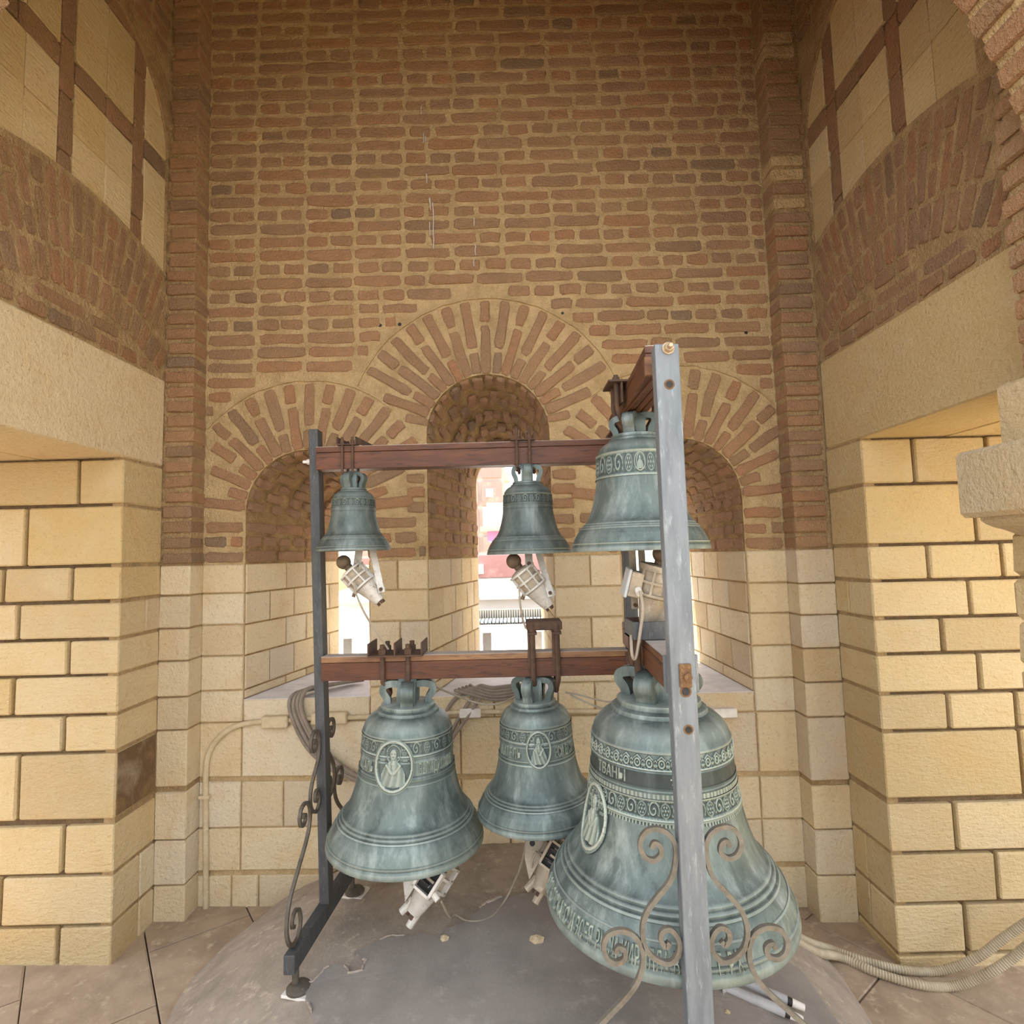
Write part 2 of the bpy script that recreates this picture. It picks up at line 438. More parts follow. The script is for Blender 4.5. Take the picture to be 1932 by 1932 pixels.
# ================================================================== SETTING
X, Y, Z = Vector((1, 0, 0)), Vector((0, 1, 0)), Vector((0, 0, 1))
XL, XR = -1.82, 1.65            # side wall faces
PL, PR = -1.667, 1.463          # inner edges of the corner pilasters
ZT = 1.856                      # top of the ashlar
FB = (Vector((0, 0, 0)), X, -Y)          # back wall frame
FL = (Vector((XL, 0, 0)), Y, X)          # left wall: u = +Y, n = +X
FR = (Vector((XR, 0, 0)), -Y, -X)        # right wall: u = -Y, n = -X
ZLc = [1.858, 1.704, 1.537, 1.375, 1.195, 1.031, 0.754, 0.50, 0.286, 0.107, -0.06]
ZRc = [1.858, 1.682, 1.522, 1.353, 1.185, 1.012, 0.701, 0.469, 0.251, 0.011, -0.12]
def cz(i, x):
    t = min(1, max(0, (x + 1.74) / 3.33)); return ZLc[i] * (1 - t) + ZRc[i] * t
def fz(x): return 0.075 - 0.026 * x       # sloping floor

# ---- floor: stone slabs laid on the diagonal
flo = struct(mkobj('floor', [(-9, -9, fz(-9) - .03), (9, -9, fz(9) - .03), (9, 0.05, fz(9) - .03), (-9, 0.05, fz(-9) - .03)], [(0, 1, 2, 3)], M['grime']))
du = Vector((0.615, -0.788, 0)); dv = Vector((0.788, 0.615, 0)); ts, tl = 0.43, 0.86
o0 = Vector((-1.70, -0.34, 0))
tile_n = 0
for i in range(-4, 9):
    for j in range(-6, 7):
        off = 0.37 * (i % 2)
        c0 = o0 + dv * (ts * i) + du * (tl * j + off)
        g = 0.003
        q = [c0 + dv * a + du * b for a, b in ((g, g), (ts - g, g), (ts - g, tl - g), (g, tl - g))]
        cc = sum(q, Vector()) / 4
        if min(p.y for p in q) > -0.03 or cc.y < -2.6 or abs(cc.x) > 2.9: continue
        if math.hypot(cc.x + .02, cc.y + .6) < 0.75: continue
        cl = []
        for e, p in enumerate(q):
            pv = q[e - 1]
            if (p.y <= -.004) != (pv.y <= -.004): cl.append(pv.lerp(p, (-.004 - pv.y) / (p.y - pv.y)))
            if p.y <= -.004: cl.append(p)
        q = cl; K = len(q)
        if K < 3: continue
        vs = [Vector((p.x, p.y, fz(p.x) - .028)) for p in q] + [Vector((p.x, p.y, fz(p.x) - .004)) for p in q]
        ctr = sum(q, Vector()) / 4
        h = random.uniform(-.002, .002)
        vs += [Vector((p.x + (ctr.x - p.x) * .012, p.y + (ctr.y - p.y) * .012, fz(p.x) + h)) for p in q]
        fs = [(r * K + k, r * K + (k + 1) % K, r * K + K + (k + 1) % K, r * K + K + k) for r in (0, 1) for k in range(K)] + [tuple(range(2 * K, 3 * K))]
        mkobj('tile', vs, fs, M['tile'], flo); tile_n += 1

# ---- back wall -------------------------------------------------------------
NICHE = [(-1.44, -0.772, 2.135), (-0.456, 0.216, 2.527), (0.577, 1.247, 2.145)]   # x0, x1, springing
SILL = [1.145, 1.135, 1.118]
def arch_outline(x0, x1, zs, zb, n=24):
    r = (x1 - x0) / 2; c = (x0 + x1) / 2
    return [(x0, zb), (x1, zb)] + [(c + r * math.cos(math.pi * i / n), zs + r * math.sin(math.pi * i / n)) for i in range(n + 1)]
wb = struct(poly_plate('wall_back', [(-3.4, -0.3), (3.4, -0.3), (3.4, 5.4), (-3.4, 5.4)],
            [arch_outline(a, b, zs, sl - .022) for (a, b, zs), sl in zip(NICHE, SILL)], FB, 0.10, M['mortar']))
RO = [0.715, 0.765, 0.74]
CX = [(a + b) / 2 for a, b, _ in NICHE]; RI = [(b - a) / 2 for a, b, _ in NICHE]
bricks = []
def blocked(z0, z1):
    iv = []
    for k in range(3):
        a, b, zs = NICHE[k]
        zn = max(z0, zs) if z1 > zs else None
        if zn is None: iv.append((a - .004, b + .004)); continue
        lim = [(-9, -0.565), (-9, 9), (0.36, 9)][k]
        d = (zn - zs) if z0 > zs else 0.0
        if d < RO[k] + .02:
            h = math.sqrt((RO[k] + .02) ** 2 - d * d) if d < RO[k] + .02 else 0
            lo, hi = CX[k] - h, CX[k] + h
            lo = max(lo, lim[0]); hi = min(hi, lim[1])
            lo = min(lo, a - .004 if z0 < zs + RI[k] else lo); hi = max(hi, b + .004 if z0 < zs + RI[k] else hi)
            iv.append((lo, hi))
    return iv
def fill_row(a, b, kind, z, frame, vl, vs_, out, jit=0.003, ang_n=None, start=None, h=BH):
    O, u, n = frame
    x = a + (start if start is not None else random.uniform(0.0, 0.012))
    while x < b - 0.035:
        kd = kind if random.random() > 0.05 else ('S' if kind == 'L' else 'L')
        L = (0.255 if kd == 'L' else 0.118) * random.uniform(0.965, 1.035)
        if x + L > b - 0.006: L = b - 0.008 - x
        if L < 0.03: break
        src, bl = (vl, 0.255) if L > 0.17 else (vs_, 0.118)
        out.append((random.choice(src), frame_mat(O, u, n, x + L / 2, z + random.uniform(-jit, jit), random.uniform(-.012, .012), L / bl, h / BH * random.uniform(.93, 1.07), random.uniform(-.004, .004))))
        x += L + random.uniform(0.014, 0.028)
pat = 'LSLSLLSLSLSLLLLLSLSLSLSLSLSLSLSLSLSLSLSLSL'
zr, ri = ZT + 0.012, 0
while zr < 5.25:
    iv = sorted(blocked(zr, zr + BH)); x = PL + .004; segs = []
    for lo, hi in iv:
        if lo > x + .03: segs.append((x, min(lo, PR - .004)))
        x = max(x, hi)
    if x < PR - .03: segs.append((x, PR - .004))
    for a, b in segs:
        if b - a > .03: fill_row(a, b, pat[ri % len(pat)], zr + BH / 2, FB, V_LONG, V_SHORT, bricks, start=0.0 if a > PL + .01 else None)
    zr += 0.0796; ri += 1
nb = len(bricks)
put_bricks(bricks, wb, 300, key=lambda t: abs(t[1][2][3] - 3.0))

# ---- brick arches over the three niches
for k in range(3):
    a, b, zs = NICHE[k]; r0, r1 = RI[k] + .002, RO[k] - .012
    n = [19, 21, 19][k]; tr = []
    for i in range(n):
        an = math.pi * (i + 0.5) / n
        if k == 0: an = math.pi * (i + 0.4) / n
        parts = [(0.118, True), (0.255, False)] if i % 2 else [(0.255, False), (0.118, True)]
        r = r0
        for L, sh in parts:
            Lr = L * (r1 - r0 - .018) / (0.118 + 0.255)
            rc = r + Lr / 2; x = CX[k] + rc * math.cos(an); z = zs + rc * math.sin(an)
            r += Lr + .018
            ok = PL + .03 < x < PR - .03
            if k == 1 and min(math.hypot(x - CX[q] , z - NICHE[q][2]) - RO[q] for q in (0, 2)) < .04 and not -.56 < x < .34: ok = False
            if k == 0 and x > -0.60: ok = False
            if k == 2 and x < 0.385: ok = False
            if k == 0 and x - .10 * abs(math.cos(an)) < PL: Lr *= 0.6; x += .03
            if not ok: continue
            tr.append((random.choice(V_SHORT if sh else V_LONG), frame_mat(FB[0], X, -Y, x, z, an, Lr / L, random.uniform(.95, 1.08) * (0.90 if r < r0 + .2 else 1.0), random.uniform(-.001, .004))))
    t = struct(MB().build('trim_%d' % (k + 1), M['mortar']))
    # thin raised mortar line round the extrados
    pts = []
    for i in range(41):
        an = math.pi * i / 40; x = CX[k] + (RO[k] + .004) * math.cos(an); z = zs + (RO[k] + .004) * math.sin(an)
        if x < PL + .01 or x > PR - .01: continue
        if k == 1 and min(math.hypot(x - CX[q], z - NICHE[q][2]) - RO[q] for q in (0, 2)) < 0: continue
        if k == 0 and x > -0.6 or k == 2 and x < 0.4: continue
        pts.append((x, -0.001 + random.uniform(-.002, .001), z + random.uniform(-.004, .004)))
    ml = MB().bar(pts, [(-.008, -.005), (.008, -.005), (.006, .004), (-.006, .004)], (0, -1, 0))
    bpy.data.objects.remove(t, do_unlink=True)
    t = struct(ml.build('trim_%d' % (k + 1), M['mortar']))
    put_bricks(tr, t, 300)

# ---- ashlar of the back wall
segsx = [(PL, -1.44), (-0.772, -0.456), (0.216, 0.577), (1.247, PR)]
for si, (a, b) in enumerate(segsx):
    for i in range(5):
        zt_, zb_ = i, i + 1
        cuts = [a, b]
        if si == 1: cuts = [[a, -.62, b], [a, b], [a, -.61, b], [a, -.60, b], [a, b]][i]
        if si == 2: cuts = [[a, .41, b], [a, b], [a, .405, b], [a, b], [a, .41, b]][i]
        for c0, c1 in zip(cuts, cuts[1:]):
            zb = [cz(zb_, c0), cz(zb_, c1)]; ztt = [cz(zt_, c0), cz(zt_, c1)]
            if i == 4: zb = [cz(5, c0), cz(5, c1)]
            stone_hex('stone', FB, c0, c1, (zb[0], ztt[0], zb[1], ztt[1]), wb, M['stone'])
for (a, b, _), sl in zip(NICHE, SILL):     # sill course
    cuts = [a, a + .30, b] if a < -1 else [a, (a + b) / 2, b]
    for c0, c1 in zip(cuts, cuts[1:]): stone_hex('stone', FB, c0, c1, (cz(5, c0), sl + .002, cz(5, c1), sl + .002), wb, M['stone'])
rows = {5: [-1.445, -0.72, -0.30, 0.28, 0.62, 1.25], 6: [-1.445, -1.225, -.82, -.30, -0.045, .35, .70, 1.25], 7: [-1.445, -.95, -.45, -.05, .42, .8, 1.25], 8: [-1.49, -1.35, -.9, -.4, .02, .45, .9, 1.25]}
for i, cuts in rows.items():
    cuts = [PL] + cuts + [PR]
    for c0, c1 in zip(cuts, cuts[1:]):
        stone_hex('stone', FB, c0, c1, (cz(i + 1, c0), cz(i, c0) - (.018 if i in (6, 8) else 0), cz(i + 1, c1), cz(i, c1) - (.018 if i in (6, 8) else 0)), wb, M['stone'])

# ---- window niches: splayed reveals, vault, sill
DEP = 0.95
for k in range(3):
    a, b, zs = NICHE[k]; r = (b - a) / 2; c = (a + b) / 2
    a2, b2 = a + .205, b - [.03, .02, .02][k]
    zs2 = zs - [0.02, .16, .02][k]; r2 = (b2 - a2) / 2; c2 = (a2 + b2) / 2; sl = SILL[k]
    def sect(t):
        aa, bb = a + (a2 - a) * t, b + (b2 - b) * t; rr = (bb - aa) / 2; cc = (aa + bb) / 2; zz = zs + (zs2 - zs) * t; y = DEP * t
        return [(aa, y, sl - .05)] + [(cc - rr * math.cos(math.pi * i / 20), y, zz + rr * math.sin(math.pi * i / 20)) for i in range(21)] + [(bb, y, sl - .05)]
    vs, fs = [], []
    for t in (0.0, .25, .5, .75, 1.0): vs += sect(t)
    for i in range(4):
        for j in range(22): fs.append((i * 23 + j, (i + 1) * 23 + j, (i + 1) * 23 + j + 1, i * 23 + j + 1))
    w = struct(mkobj('window_%d' % (k + 1), vs, fs, M['mortar_rough']))
    mb = MB(); mb.add([(a + .002, -.006, sl - .02), (b - .002, -.006, sl - .02), (b2 + .02, DEP + .12, sl - .03), (a2 - .02, DEP + .12, sl - .03), (a + .002, -.006, sl), (b - .002, -.006, sl), (b2 + .02, DEP + .12, sl), (a2 - .02, DEP + .12, sl)],
                      [(0, 3, 2, 1), (4, 5, 6, 7), (0, 1, 5, 4), (1, 2, 6, 5), (2, 3, 7, 6), (3, 0, 4, 7)])
    mb.build('sill', M['sill'], w)
    # reveal frames
    lv = Vector((a2 - a, DEP, 0)); LL = lv.length; lv.normalize(); ln = Vector((lv.y, -lv.x, 0))
    rv = Vector((b2 - b, DEP, 0)); RL = rv.length; rv.normalize(); rn = Vector((-rv.y, rv.x, 0))
    fl = (Vector((a, 0, 0)), lv, ln); fr = (Vector((b, 0, 0)), -rv, rn)
    vis_r = k > 0
    for i in range(5):
        zt_ = cz(i, c); zb_ = cz(i + 1, c) if i < 4 else sl
        cut = [0, .21, .44, .68, .84, LL] if i % 2 else [0, .36, .57, .78, LL]
        for c0, c1 in zip(cut, cut[1:]):
            stone_hex('stone', fl, c0, c1, (max(zb_, sl), zt_, max(zb_, sl), zt_), w, M['stone'], t0=-.006)
        if vis_r or True:
            cut = [0, .24, .48, .74, RL] if i % 2 else [0, .38, .60, .84, RL]
            for c0, c1 in zip(cut, cut[1:]):
                stone_hex('stone', fr, -c1, -c0, (max(zb_, sl), zt_, max(zb_, sl), zt_), w, M['stone'], t0=-.006)
    br = []; z = ZT + .012; q = 0
    while z < zs - .03:
        fill_row(0.004, LL, 'S' if q % 2 else 'L', z + BH / 2, fl, V_LONG_S, V_SHORT_S, br)
        fill_row(-RL, -0.004, 'S' if q % 2 else 'L', z + BH / 2, fr, V_LONG_S, V_SHORT_S, br)
        z += .0796; q += 1
    # vault bricks
    nn = 15
    for i in range(nn):
        an = math.pi * (i + .5) / nn; y = .01; q = i % 2
        while y < DEP - .05:
            L = (0.118 if q % 2 else 0.20) * random.uniform(.95, 1.05); L = min(L, DEP - y)
            t = (y + L / 2) / DEP
            aa, bb = a + (a2 - a) * t, b + (b2 - b) * t; rr = (bb - aa) / 2; cc = (aa + bb) / 2; zz = zs + (zs2 - zs) * t
            n_ = Vector((math.cos(an), 0, -math.sin(an))); p = Vector((cc - rr * math.cos(an), y + L / 2, zz + rr * math.sin(an)))
            ly = (Y + Vector((-(a2 - a - (b2 - b)) / 2 / DEP * math.cos(an) * -1, 0, (zs2 - zs) / DEP))).normalized()
            uz = ly.cross(-n_).normalized()
            mm = Matrix.Identity(4)
            for e in range(3): mm[e][0] = ly[e] * L / .118; mm[e][1] = -n_[e]; mm[e][2] = uz[e] * random.uniform(.85, 1.0); mm[e][3] = p[e] - n_[e] * .003 * random.random()
            br.append((random.choice(V_SHORT_S), mm)); y += L + .02; q += 1
    put_bricks(br, w, 300)
    # post stubs on the outer edge
    for px in ([a2 + .02, b2 - .07] if k < 2 else [b2 - .1]):
        MB().box(px, px + .062, DEP + .03, DEP + .09, sl, sl + .165 if k == 0 else sl + .19, .003).build('post_stub', M['tube'], w)

# ---- corner pilasters (brick over ashlar)
def pilaster(num, x0, x1, side):
    b = MB().box(x0, x1, -0.115, 0.0, ZT, 5.3); b.box(x0, x1, -0.115, 0.0, -.1, ZT)
    t = struct(b.build('trim_%d' % num, M['mortar_side']))
    z = ZT + .01; q = 0
    cnt = 0
    while z < 5.1 and cnt < 60:
        L = (x1 - x0) * random.uniform(.84, .96); d = 0.118
        if side > 0: xa, xb = x1 - L, x1 + .005 + random.uniform(-.003, .004)
        else: xa, xb = x0 - .005 + random.uniform(-.004, .003), x0 + L
        vs, fs = boxvf(xa, xb, -0.131 + random.uniform(-.004, .003), -.004, z, z + BH * random.uniform(.9, 1.06), .006)
        vs = [Vector(v) + Vector((random.uniform(-.003, .003), random.uniform(-.003, .003), random.uniform(-.003, .003))) for v in vs]
        limed = side < 0 and (4.50 < z < 4.68 or 3.66 < z < 3.98 and q % 3)
        o = mkobj('brick', vs, fs, M['mortar'] if limed else M['brick'], t); z += .0796; q += 1; cnt += 1
        if limed: o['label'] = 'brick smeared with pale lime'
    for i in range(10):
        zt_ = cz(i, (x0 + x1) / 2); zb_ = cz(i + 1, (x0 + x1) / 2)
        g = .018 if i in (6, 9) else 0
        if side > 0: corner_block('stone', x0 + .003, x1 + .006, -.131, -.004, zb_, zt_ - g, t, M['stone'])
        else: corner_block('stone', x0 - .006, x1 - .003, -.131, -.004, zb_, zt_ - g, t, M['stone'])
    return t
pilaster(4, XL, PL, 1); pilaster(5, PR, XR, -1)

# ---- side walls with door opening, lintel, relieving arch and stone lattice panel
YD0, YD1 = -0.405, -1.275          # far and near door jamb
def side_wall(name, fr_, sgn, zpk, num):
    O, u, n = fr_
    yy = lambda y: (y if sgn < 0 else -y)        # world y -> u coordinate
    # panel hole: bottom segmental arc, sides, semicircle
    Yc, rad, zc = -0.70, 1.47, zpk - 1.47
    pan = [(y, zc + math.sqrt(rad ** 2 - (y - Yc) ** 2)) for y in [-1.19 + (1.06) * i / 16 for i in range(17)]]
    ac, ar, az = -0.66, 0.53, 4.06
    pan += [(ac + ar * math.cos(math.pi * i / 20), az + ar * math.sin(math.pi * i / 20)) for i in range(21)]
    hole = [(yy(p[0]), p[1]) for p in pan]
    if sgn > 0: hole.reverse()
    door = [(yy(YD1 - .01), -.3), (yy(YD0 + .0), -.3), (yy(YD0), 2.40), (yy(YD1 - .01), 2.40)]
    if sgn > 0: door.reverse()
    outer = [(yy(-1.9), -.4), (yy(0), -.4), (yy(0), 5.4), (yy(-1.9), 5.4)]
    if sgn > 0: outer = [(yy(0), -.4), (yy(-1.9), -.4), (yy(-1.9), 5.4), (yy(0), 5.4)]
    w = struct(poly_plate(name, outer, [hole, door], (O, u, n), 0.05, M['mortar_side']))
    # mass of the wall behind: far jamb, near jamb, and above the door
    xo = O.x - n.x * 1.05
    xa, xb = sorted((O.x - n.x * .045, xo))
    b = MB().box(xa, xb, YD0 + .012, 1.05, -.4, 5.4); xq = sorted((O.x - n.x * .045, O.x - n.x * .34)); b.box(xq[0], xq[1], -1.9, YD1 - .012, -.4, 5.4); b.box(xa, xb, -1.30, YD0, 2.83, 5.4)
    b.build('core', M['joint'], w)
    # panel backing and lattice
    FP = (O - n * 0.022, u, n)
    pb = MB(); xs = sorted((O.x - n.x * .03, O.x - n.x * .045)); pb.box(xs[0], xs[1], -1.22, -.10, 3.3, 4.7); pb.build('panel_backing', M['joint'], w)
    cols = [(-1.22, -.99), (-.99, -.83), (-.75, -.565), (-.565, -.385), (-.30, -.10)]
    zm = 3.945 if sgn < 0 else 4.025; zm2 = zm + .108
    rws = [(3.3, zm - .225), (zm - .225, zm), (zm2, zm2 + .215), (zm2 + .215, zm2 + .44), (zm2 + .53, 4.7)]
    for c0, c1 in cols:
        for r0, r1 in rws:
            a0, a1 = sorted((yy(c0), yy(c1)))
            stone_hex('stone', FP, a0, a1, (r0, r1, r0, r1), w, M['stone_panel'], t0=-.008, t1=.012, ch=.003, gap=.002)
    br = []
    for (c0, c1) in ((-.83, -.75), (-.385, -.30)):      # upright brick strips
        z = 3.35
        while z < 4.68:
            ac_ = (yy(c0) + yy(c1)) / 2
            br.append((random.choice(V_LONG_S), frame_mat(FP[0], u, n, ac_, z + .125, math.pi / 2, .985, (c1 - c0) / BH * .97, .002))); z += .253
    for z0, hgt in ((zm + .054, .104), (zm2 + .485, .086)):
        for c0, c1 in ((-1.22, -.83), (-.75, -.385), (-.30, -.10)):
            k_ = max(1, round((c1 - c0) / .2)); L = (c1 - c0) / k_
            for i in range(k_):
                br.append((random.choice(V_LONG_S), frame_mat(FP[0], u, n, yy(c0 + (i + .5) * L), z0, 0, L / .255 * .985, hgt / BH * .97, .002)))
    # relieving arch: two rings of voussoirs
    for r0, r1, nv, mixl in ((1.125, 1.452, 18, True), (0.965, 1.105, 17, False)):
        amax = math.asin(.56 / ((r0 + r1) / 2))
        for i in range(nv):
            an = -amax + 2 * amax * (i + .5) / nv
            parts = [1] if not mixl else ([.66, .34] if i % 2 else [.36, .64])
            r = r0
            for p_ in parts:
                L = (r1 - r0) * p_ - (.015 if mixl else 0); rc = r + L / 2; r += L + .015
                y = Yc + rc * math.sin(an); z = zc + rc * math.cos(an)
                if y > -.145 or y < -1.24: continue
                sgn_an = an if sgn > 0 else -an
                du_ = yy(y)
                ang = math.atan2(math.cos(an), math.sin(an) * (1 if sgn < 0 else -1))
                src, bl = (V_LONG_S, .255) if L > .17 else (V_SHORT_S, .118)
                wdt = 2 * amax * rc / nv - .020
                br.append((random.choice(src), frame_mat(O, u, n, du_, z, ang, L / bl, wdt / BH * random.uniform(.95, 1.03), random.uniform(-.003, .003))))
    z = 2.842
    while z < 3.06:                                      # level courses under the ring
        rin = .955; d = z + BH - zc
        h = math.sqrt(max(0, rin ** 2 - d * d)) if d < rin else 0
        lo, hi = max(Yc - h, -1.25), min(Yc + h, -.13)
        if hi - lo > .08:
            a, b_ = sorted((yy(lo), yy(hi))); fill_row(a, b_, 'L' if z > 2.87 and z < 2.95 else 'S', z + BH / 2, (O, u, n), V_LONG_S, V_SHORT_S, br)
        z += .0765
    for zz in (4.66, 4.74, 4.82, 4.90, 4.98):
        a, b_ = sorted((yy(-1.25), yy(-.13))); fill_row(a, b_, 'S', zz, (O, u, n), V_LONG_S, V_SHORT_S, br)
    put_bricks(br, w, 300)
    # lintel beams
    for d0, d1, tag_ in ((-.008, .40, 0), (.405, 1.06, 1)):
        x0, x1 = sorted((O.x - n.x * d0, O.x - n.x * d1))
        corner_block('lintel', x0, x1, -1.27, -.13, 2.372, 2.832, w, M['stone_tooled'] if sgn > 0 else M['stone'], .008, .001, .002)
    # door reveal stones: far jamb corner blocks, with face on the room and on the opening
    jz = [2.366, 2.15, 1.868, 1.703, 1.532, 1.370, 1.194, 1.028, 0.732, 0.50, 0.285, 0.075, -.1]
    first = [.205, .45, .10, .41, .215, .45, .11, .42, .12, .30, .13, .2]
    first = first if sgn > 0 else [.205, .44, .22, .46, .225, .47, .235, .43, .22, .49, .23, .3]
    if sgn > 0: first = [.235, .50, .265, .44, .30, .455, .30, .61, .29, .455, .30, .3]
    for i in range(12):
        zt_, zb_ = jz[i], jz[i + 1]
        dz_ = .010 * (1 if i % 2 else -1) * 0
        top_ = zt_ - (.004 if i else 0) - (.014 if i == 8 else 0)
        cuts = [-.007, first[i]]
        while cuts[-1] < .98: cuts.append(min(1.06, cuts[-1] + random.uniform(.30, .5)))
        for ci, (c0, c1) in enumerate(zip(cuts, cuts[1:])):
            x0, x1 = sorted((O.x - n.x * (c0 + (.009 if ci else 0)), O.x - n.x * (c1 - .009)))
            y1 = -.128 if ci == 0 else YD0 + .05
            if ci == 0 and i in (3, 9, 10):               # narrow closer beside the pilaster
                corner_block('stone', *sorted((O.x + n.x * .007, O.x - n.x * .02)), -.235, -.128, zb_ + .004, top_, w, M['stone_tooled'] if sgn > 0 else M['stone'])
                y1 = -.238
            mt = M['stone_tooled']  # yellow on the left jamb too: warm bounce light put into its colour
            corner_block('stone', x0, x1, YD0 - .015, y1, zb_ + .004, top_, w, mt, .006)
    if sgn < 0:                                          # darker face on one stone facing the room
        stone_hex('stone', (O + n * .0075, u, n), yy(-.412), yy(-.135), (.742, 1.022, .742, 1.022), w, M['stone_dark'], -.003, .004, .002)
    return w
wl = side_wall('wall_left', FL, -1, 3.52, 6)
wr = side_wall('wall_right', FR, 1, 3.575, 7)

# ---- near pilaster on the right with impost, and the transverse arch above the viewer
npil = MB().box(1.535, 1.75, -1.95, -1.385, 2.36, 5.4); npil.box(1.545, 1.75, -1.95, -1.29, -.2, 1.95)
npil = struct(npil.build('trim_6', M['mortar_side']))
z = 2.37
while z < 5.2:
    vs, fs = boxvf(1.522 + random.uniform(-.006, .004), 1.66, -1.95, -1.372 + random.uniform(-.01, .008), z, z + BH * random.uniform(.95, 1.08), .008)
    mkobj('brick', [Vector(v) + Vector((random.uniform(-.004, .004),) * 3) for v in vs], fs, M['brick'], npil); z += .0796
corner_block('stone', 1.522, 1.75, -1.95, -1.283, 2.15, 2.36, npil, M['stone_tooled'], .012)
zz = [1.90, 1.76, 1.63, 1.49, 1.35, 1.2, 1.0, .75, .5, .25, 0]
for a, b in zip(zz, zz[1:]): corner_block('stone', 1.525 + random.uniform(-.003, .006), 1.75, -1.95, -1.275, b, a, npil, M['stone_tooled'], .014, .004, .004)
imp = MB(); vs, fs = boxvf(1.39, 1.8, -1.95, -1.262, 1.945, 2.15, .014); imp.add(vs, fs); imp.build('impost', M['stone_pale'], npil)
prof = [(0, 1.945), (.0, 1.935), (.012, 1.925), (.03, 1.915), (.06, 1.905), (.085, 1.893), (.10, 1.886)]
cv = MB(); vs = []; fs = []
for d, zq in prof: vs += [(1.43 + d, -1.30 - d * .2, zq), (1.43 + d, -1.95, zq), (1.75, -1.95, zq), (1.75, -1.30 - d * .2, zq)]
for i in range(len(prof) - 1):
    for j in range(4): fs.append((i * 4 + j, i * 4 + (j + 1) % 4, i * 4 + 4 + (j + 1) % 4, i * 4 + 4 + j))
cv.add(vs, fs); cv.build('corbel', M['stone_pale'], npil)
AX, AZ, AR = -0.076, 2.65, 1.600
arch = MB(); n = 48; vs = []; fs = []
for i in range(n + 1):
    an = math.pi * i / n - .02
    for rr in (AR + .006, AR + .5):
        for y in (-1.505, -2.0): vs.append((AX + rr * math.cos(an), y, AZ + rr * math.sin(an)))
for i in range(n):
    b = i * 4
    for p, q in ((0, 1), (1, 3), (3, 2), (2, 0)): fs.append((b + p, b + q, b + 4 + q, b + 4 + p))
arch.add(vs, fs); arch = struct(arch.build('trim_7', M['mortar']))
nv = 60
for i in range(nv):
    an = math.pi * (i + .5) / nv
    for j, (ya, yb) in enumerate((((-1.50, -1.735), (-1.755, -1.99)) if i % 2 else ((-1.50, -1.615), (-1.635, -1.87)))):
        n_ = Vector((-math.cos(an), 0, -math.sin(an))); p = Vector((AX + AR * math.cos(an), (ya + yb) / 2, AZ + AR * math.sin(an)))
        L = abs(yb - ya); uz = Y.cross(-n_)
        vs, fs = boxvf(-L / 2, L / 2, -.008, .11, -.031, .031, .008)
        mm = Matrix.Identity(4)
        for e in range(3): mm[e][0] = Y[e]; mm[e][1] = -n_[e]; mm[e][2] = uz[e]; mm[e][3] = p[e]
        mkobj('brick', [mm @ (Vector(v) + Vector([random.uniform(-.004, .004) for _ in range(3)])) for v in vs], fs, M['brick'], arch)
# spandrel wall over the arch, facing the bay
sp_ = MB(); vs = []; fs = []
for i in range(25):
    an = math.pi * i / 24; x = AX + (AR + .12) * math.cos(an); z = AZ + (AR + .12) * math.sin(an)
    vs += [(x, -1.53, z), (x, -1.53, 5.4), (x, -1.95, z), (x, -1.95, 5.4)]
for i in range(24): b = i * 4; fs += [(b, b + 1, b + 5, b + 4), (b + 2, b + 6, b + 7, b + 3)]
sp_.add(vs, fs); struct(sp_.build('wall_front', M['mortar_side']))
struct(MB().box(-2.9, 2.7, -1.9, 1.1, 5.3, 5.45).build('ceiling', M['mortar_side']))
npl = MB().box(-1.85, -1.705, -1.95, -1.385, 2.36, 5.4); npl.box(-1.85, -1.715, -1.95, -1.29, -.1, 2.36); npl = struct(npl.build('trim_8', M['mortar_side']))
z = 2.37
while z < 5.2:
    vs, fs = boxvf(-1.83, -1.692 + random.uniform(-.004, .006), -1.95, -1.372 + random.uniform(-.01, .008), z, z + BH * random.uniform(.95, 1.08), .008)
    mkobj('brick', vs, fs, M['brick'], npl); z += .0796
for a, b in zip([2.36, 2.15] + zz, [2.15] + zz): corner_block('stone', -1.85, -1.695 + random.uniform(-.006, .003), -1.95, -1.278, b, a, npl, M['stone_tooled'], .014, .004, .004)

# lime drips and small holes on the back wall
def wz(y): return 1.87 + (1046 - y) / 350.0
for px, ya, yb in ((792, 150, 166), (796, 207, 226), (800, 214, 224), (801, 292, 312), (806, 342, 352), (808, 344, 366), (812, 352, 446), (806, 392, 420), (893, 386, 402), (894, 440, 462), (890, 470, 484)):
    x = (px - 968) / 350.0 - .026 * (1046 - 300) / 350 * 0 + .045
    pts = [(x + random.uniform(-.003, .003), -.0125, wz(ya + (yb - ya) * i / 5)) for i in range(6)]
    MB().bar(pts, [(-.0022, -.004), (.0022, -.004), (.0015, .003), (-.0015, .003)], (1, 0, 0)).build('lime_drip', M['sill'], wb)
for px, py, rr in ((1413, 548, .012), (1064, 579, .008), (1419, 618, .010), (710, 603, .010), (748, 601, .010), (1130, 620, .006)):
    x = (px - 968) / 350.0 + .026 * (1046 - py) / 350.0
    MB().lathe([(rr, 0), (rr * .6, .001), (.0005, .001)], 10, Matrix.Translation((x, -.003, wz(py + .026 * (px - 968)))) @ Matrix.Rotation(R(90), 4, 'X')).build('wall_hole', M['dark'], wb)

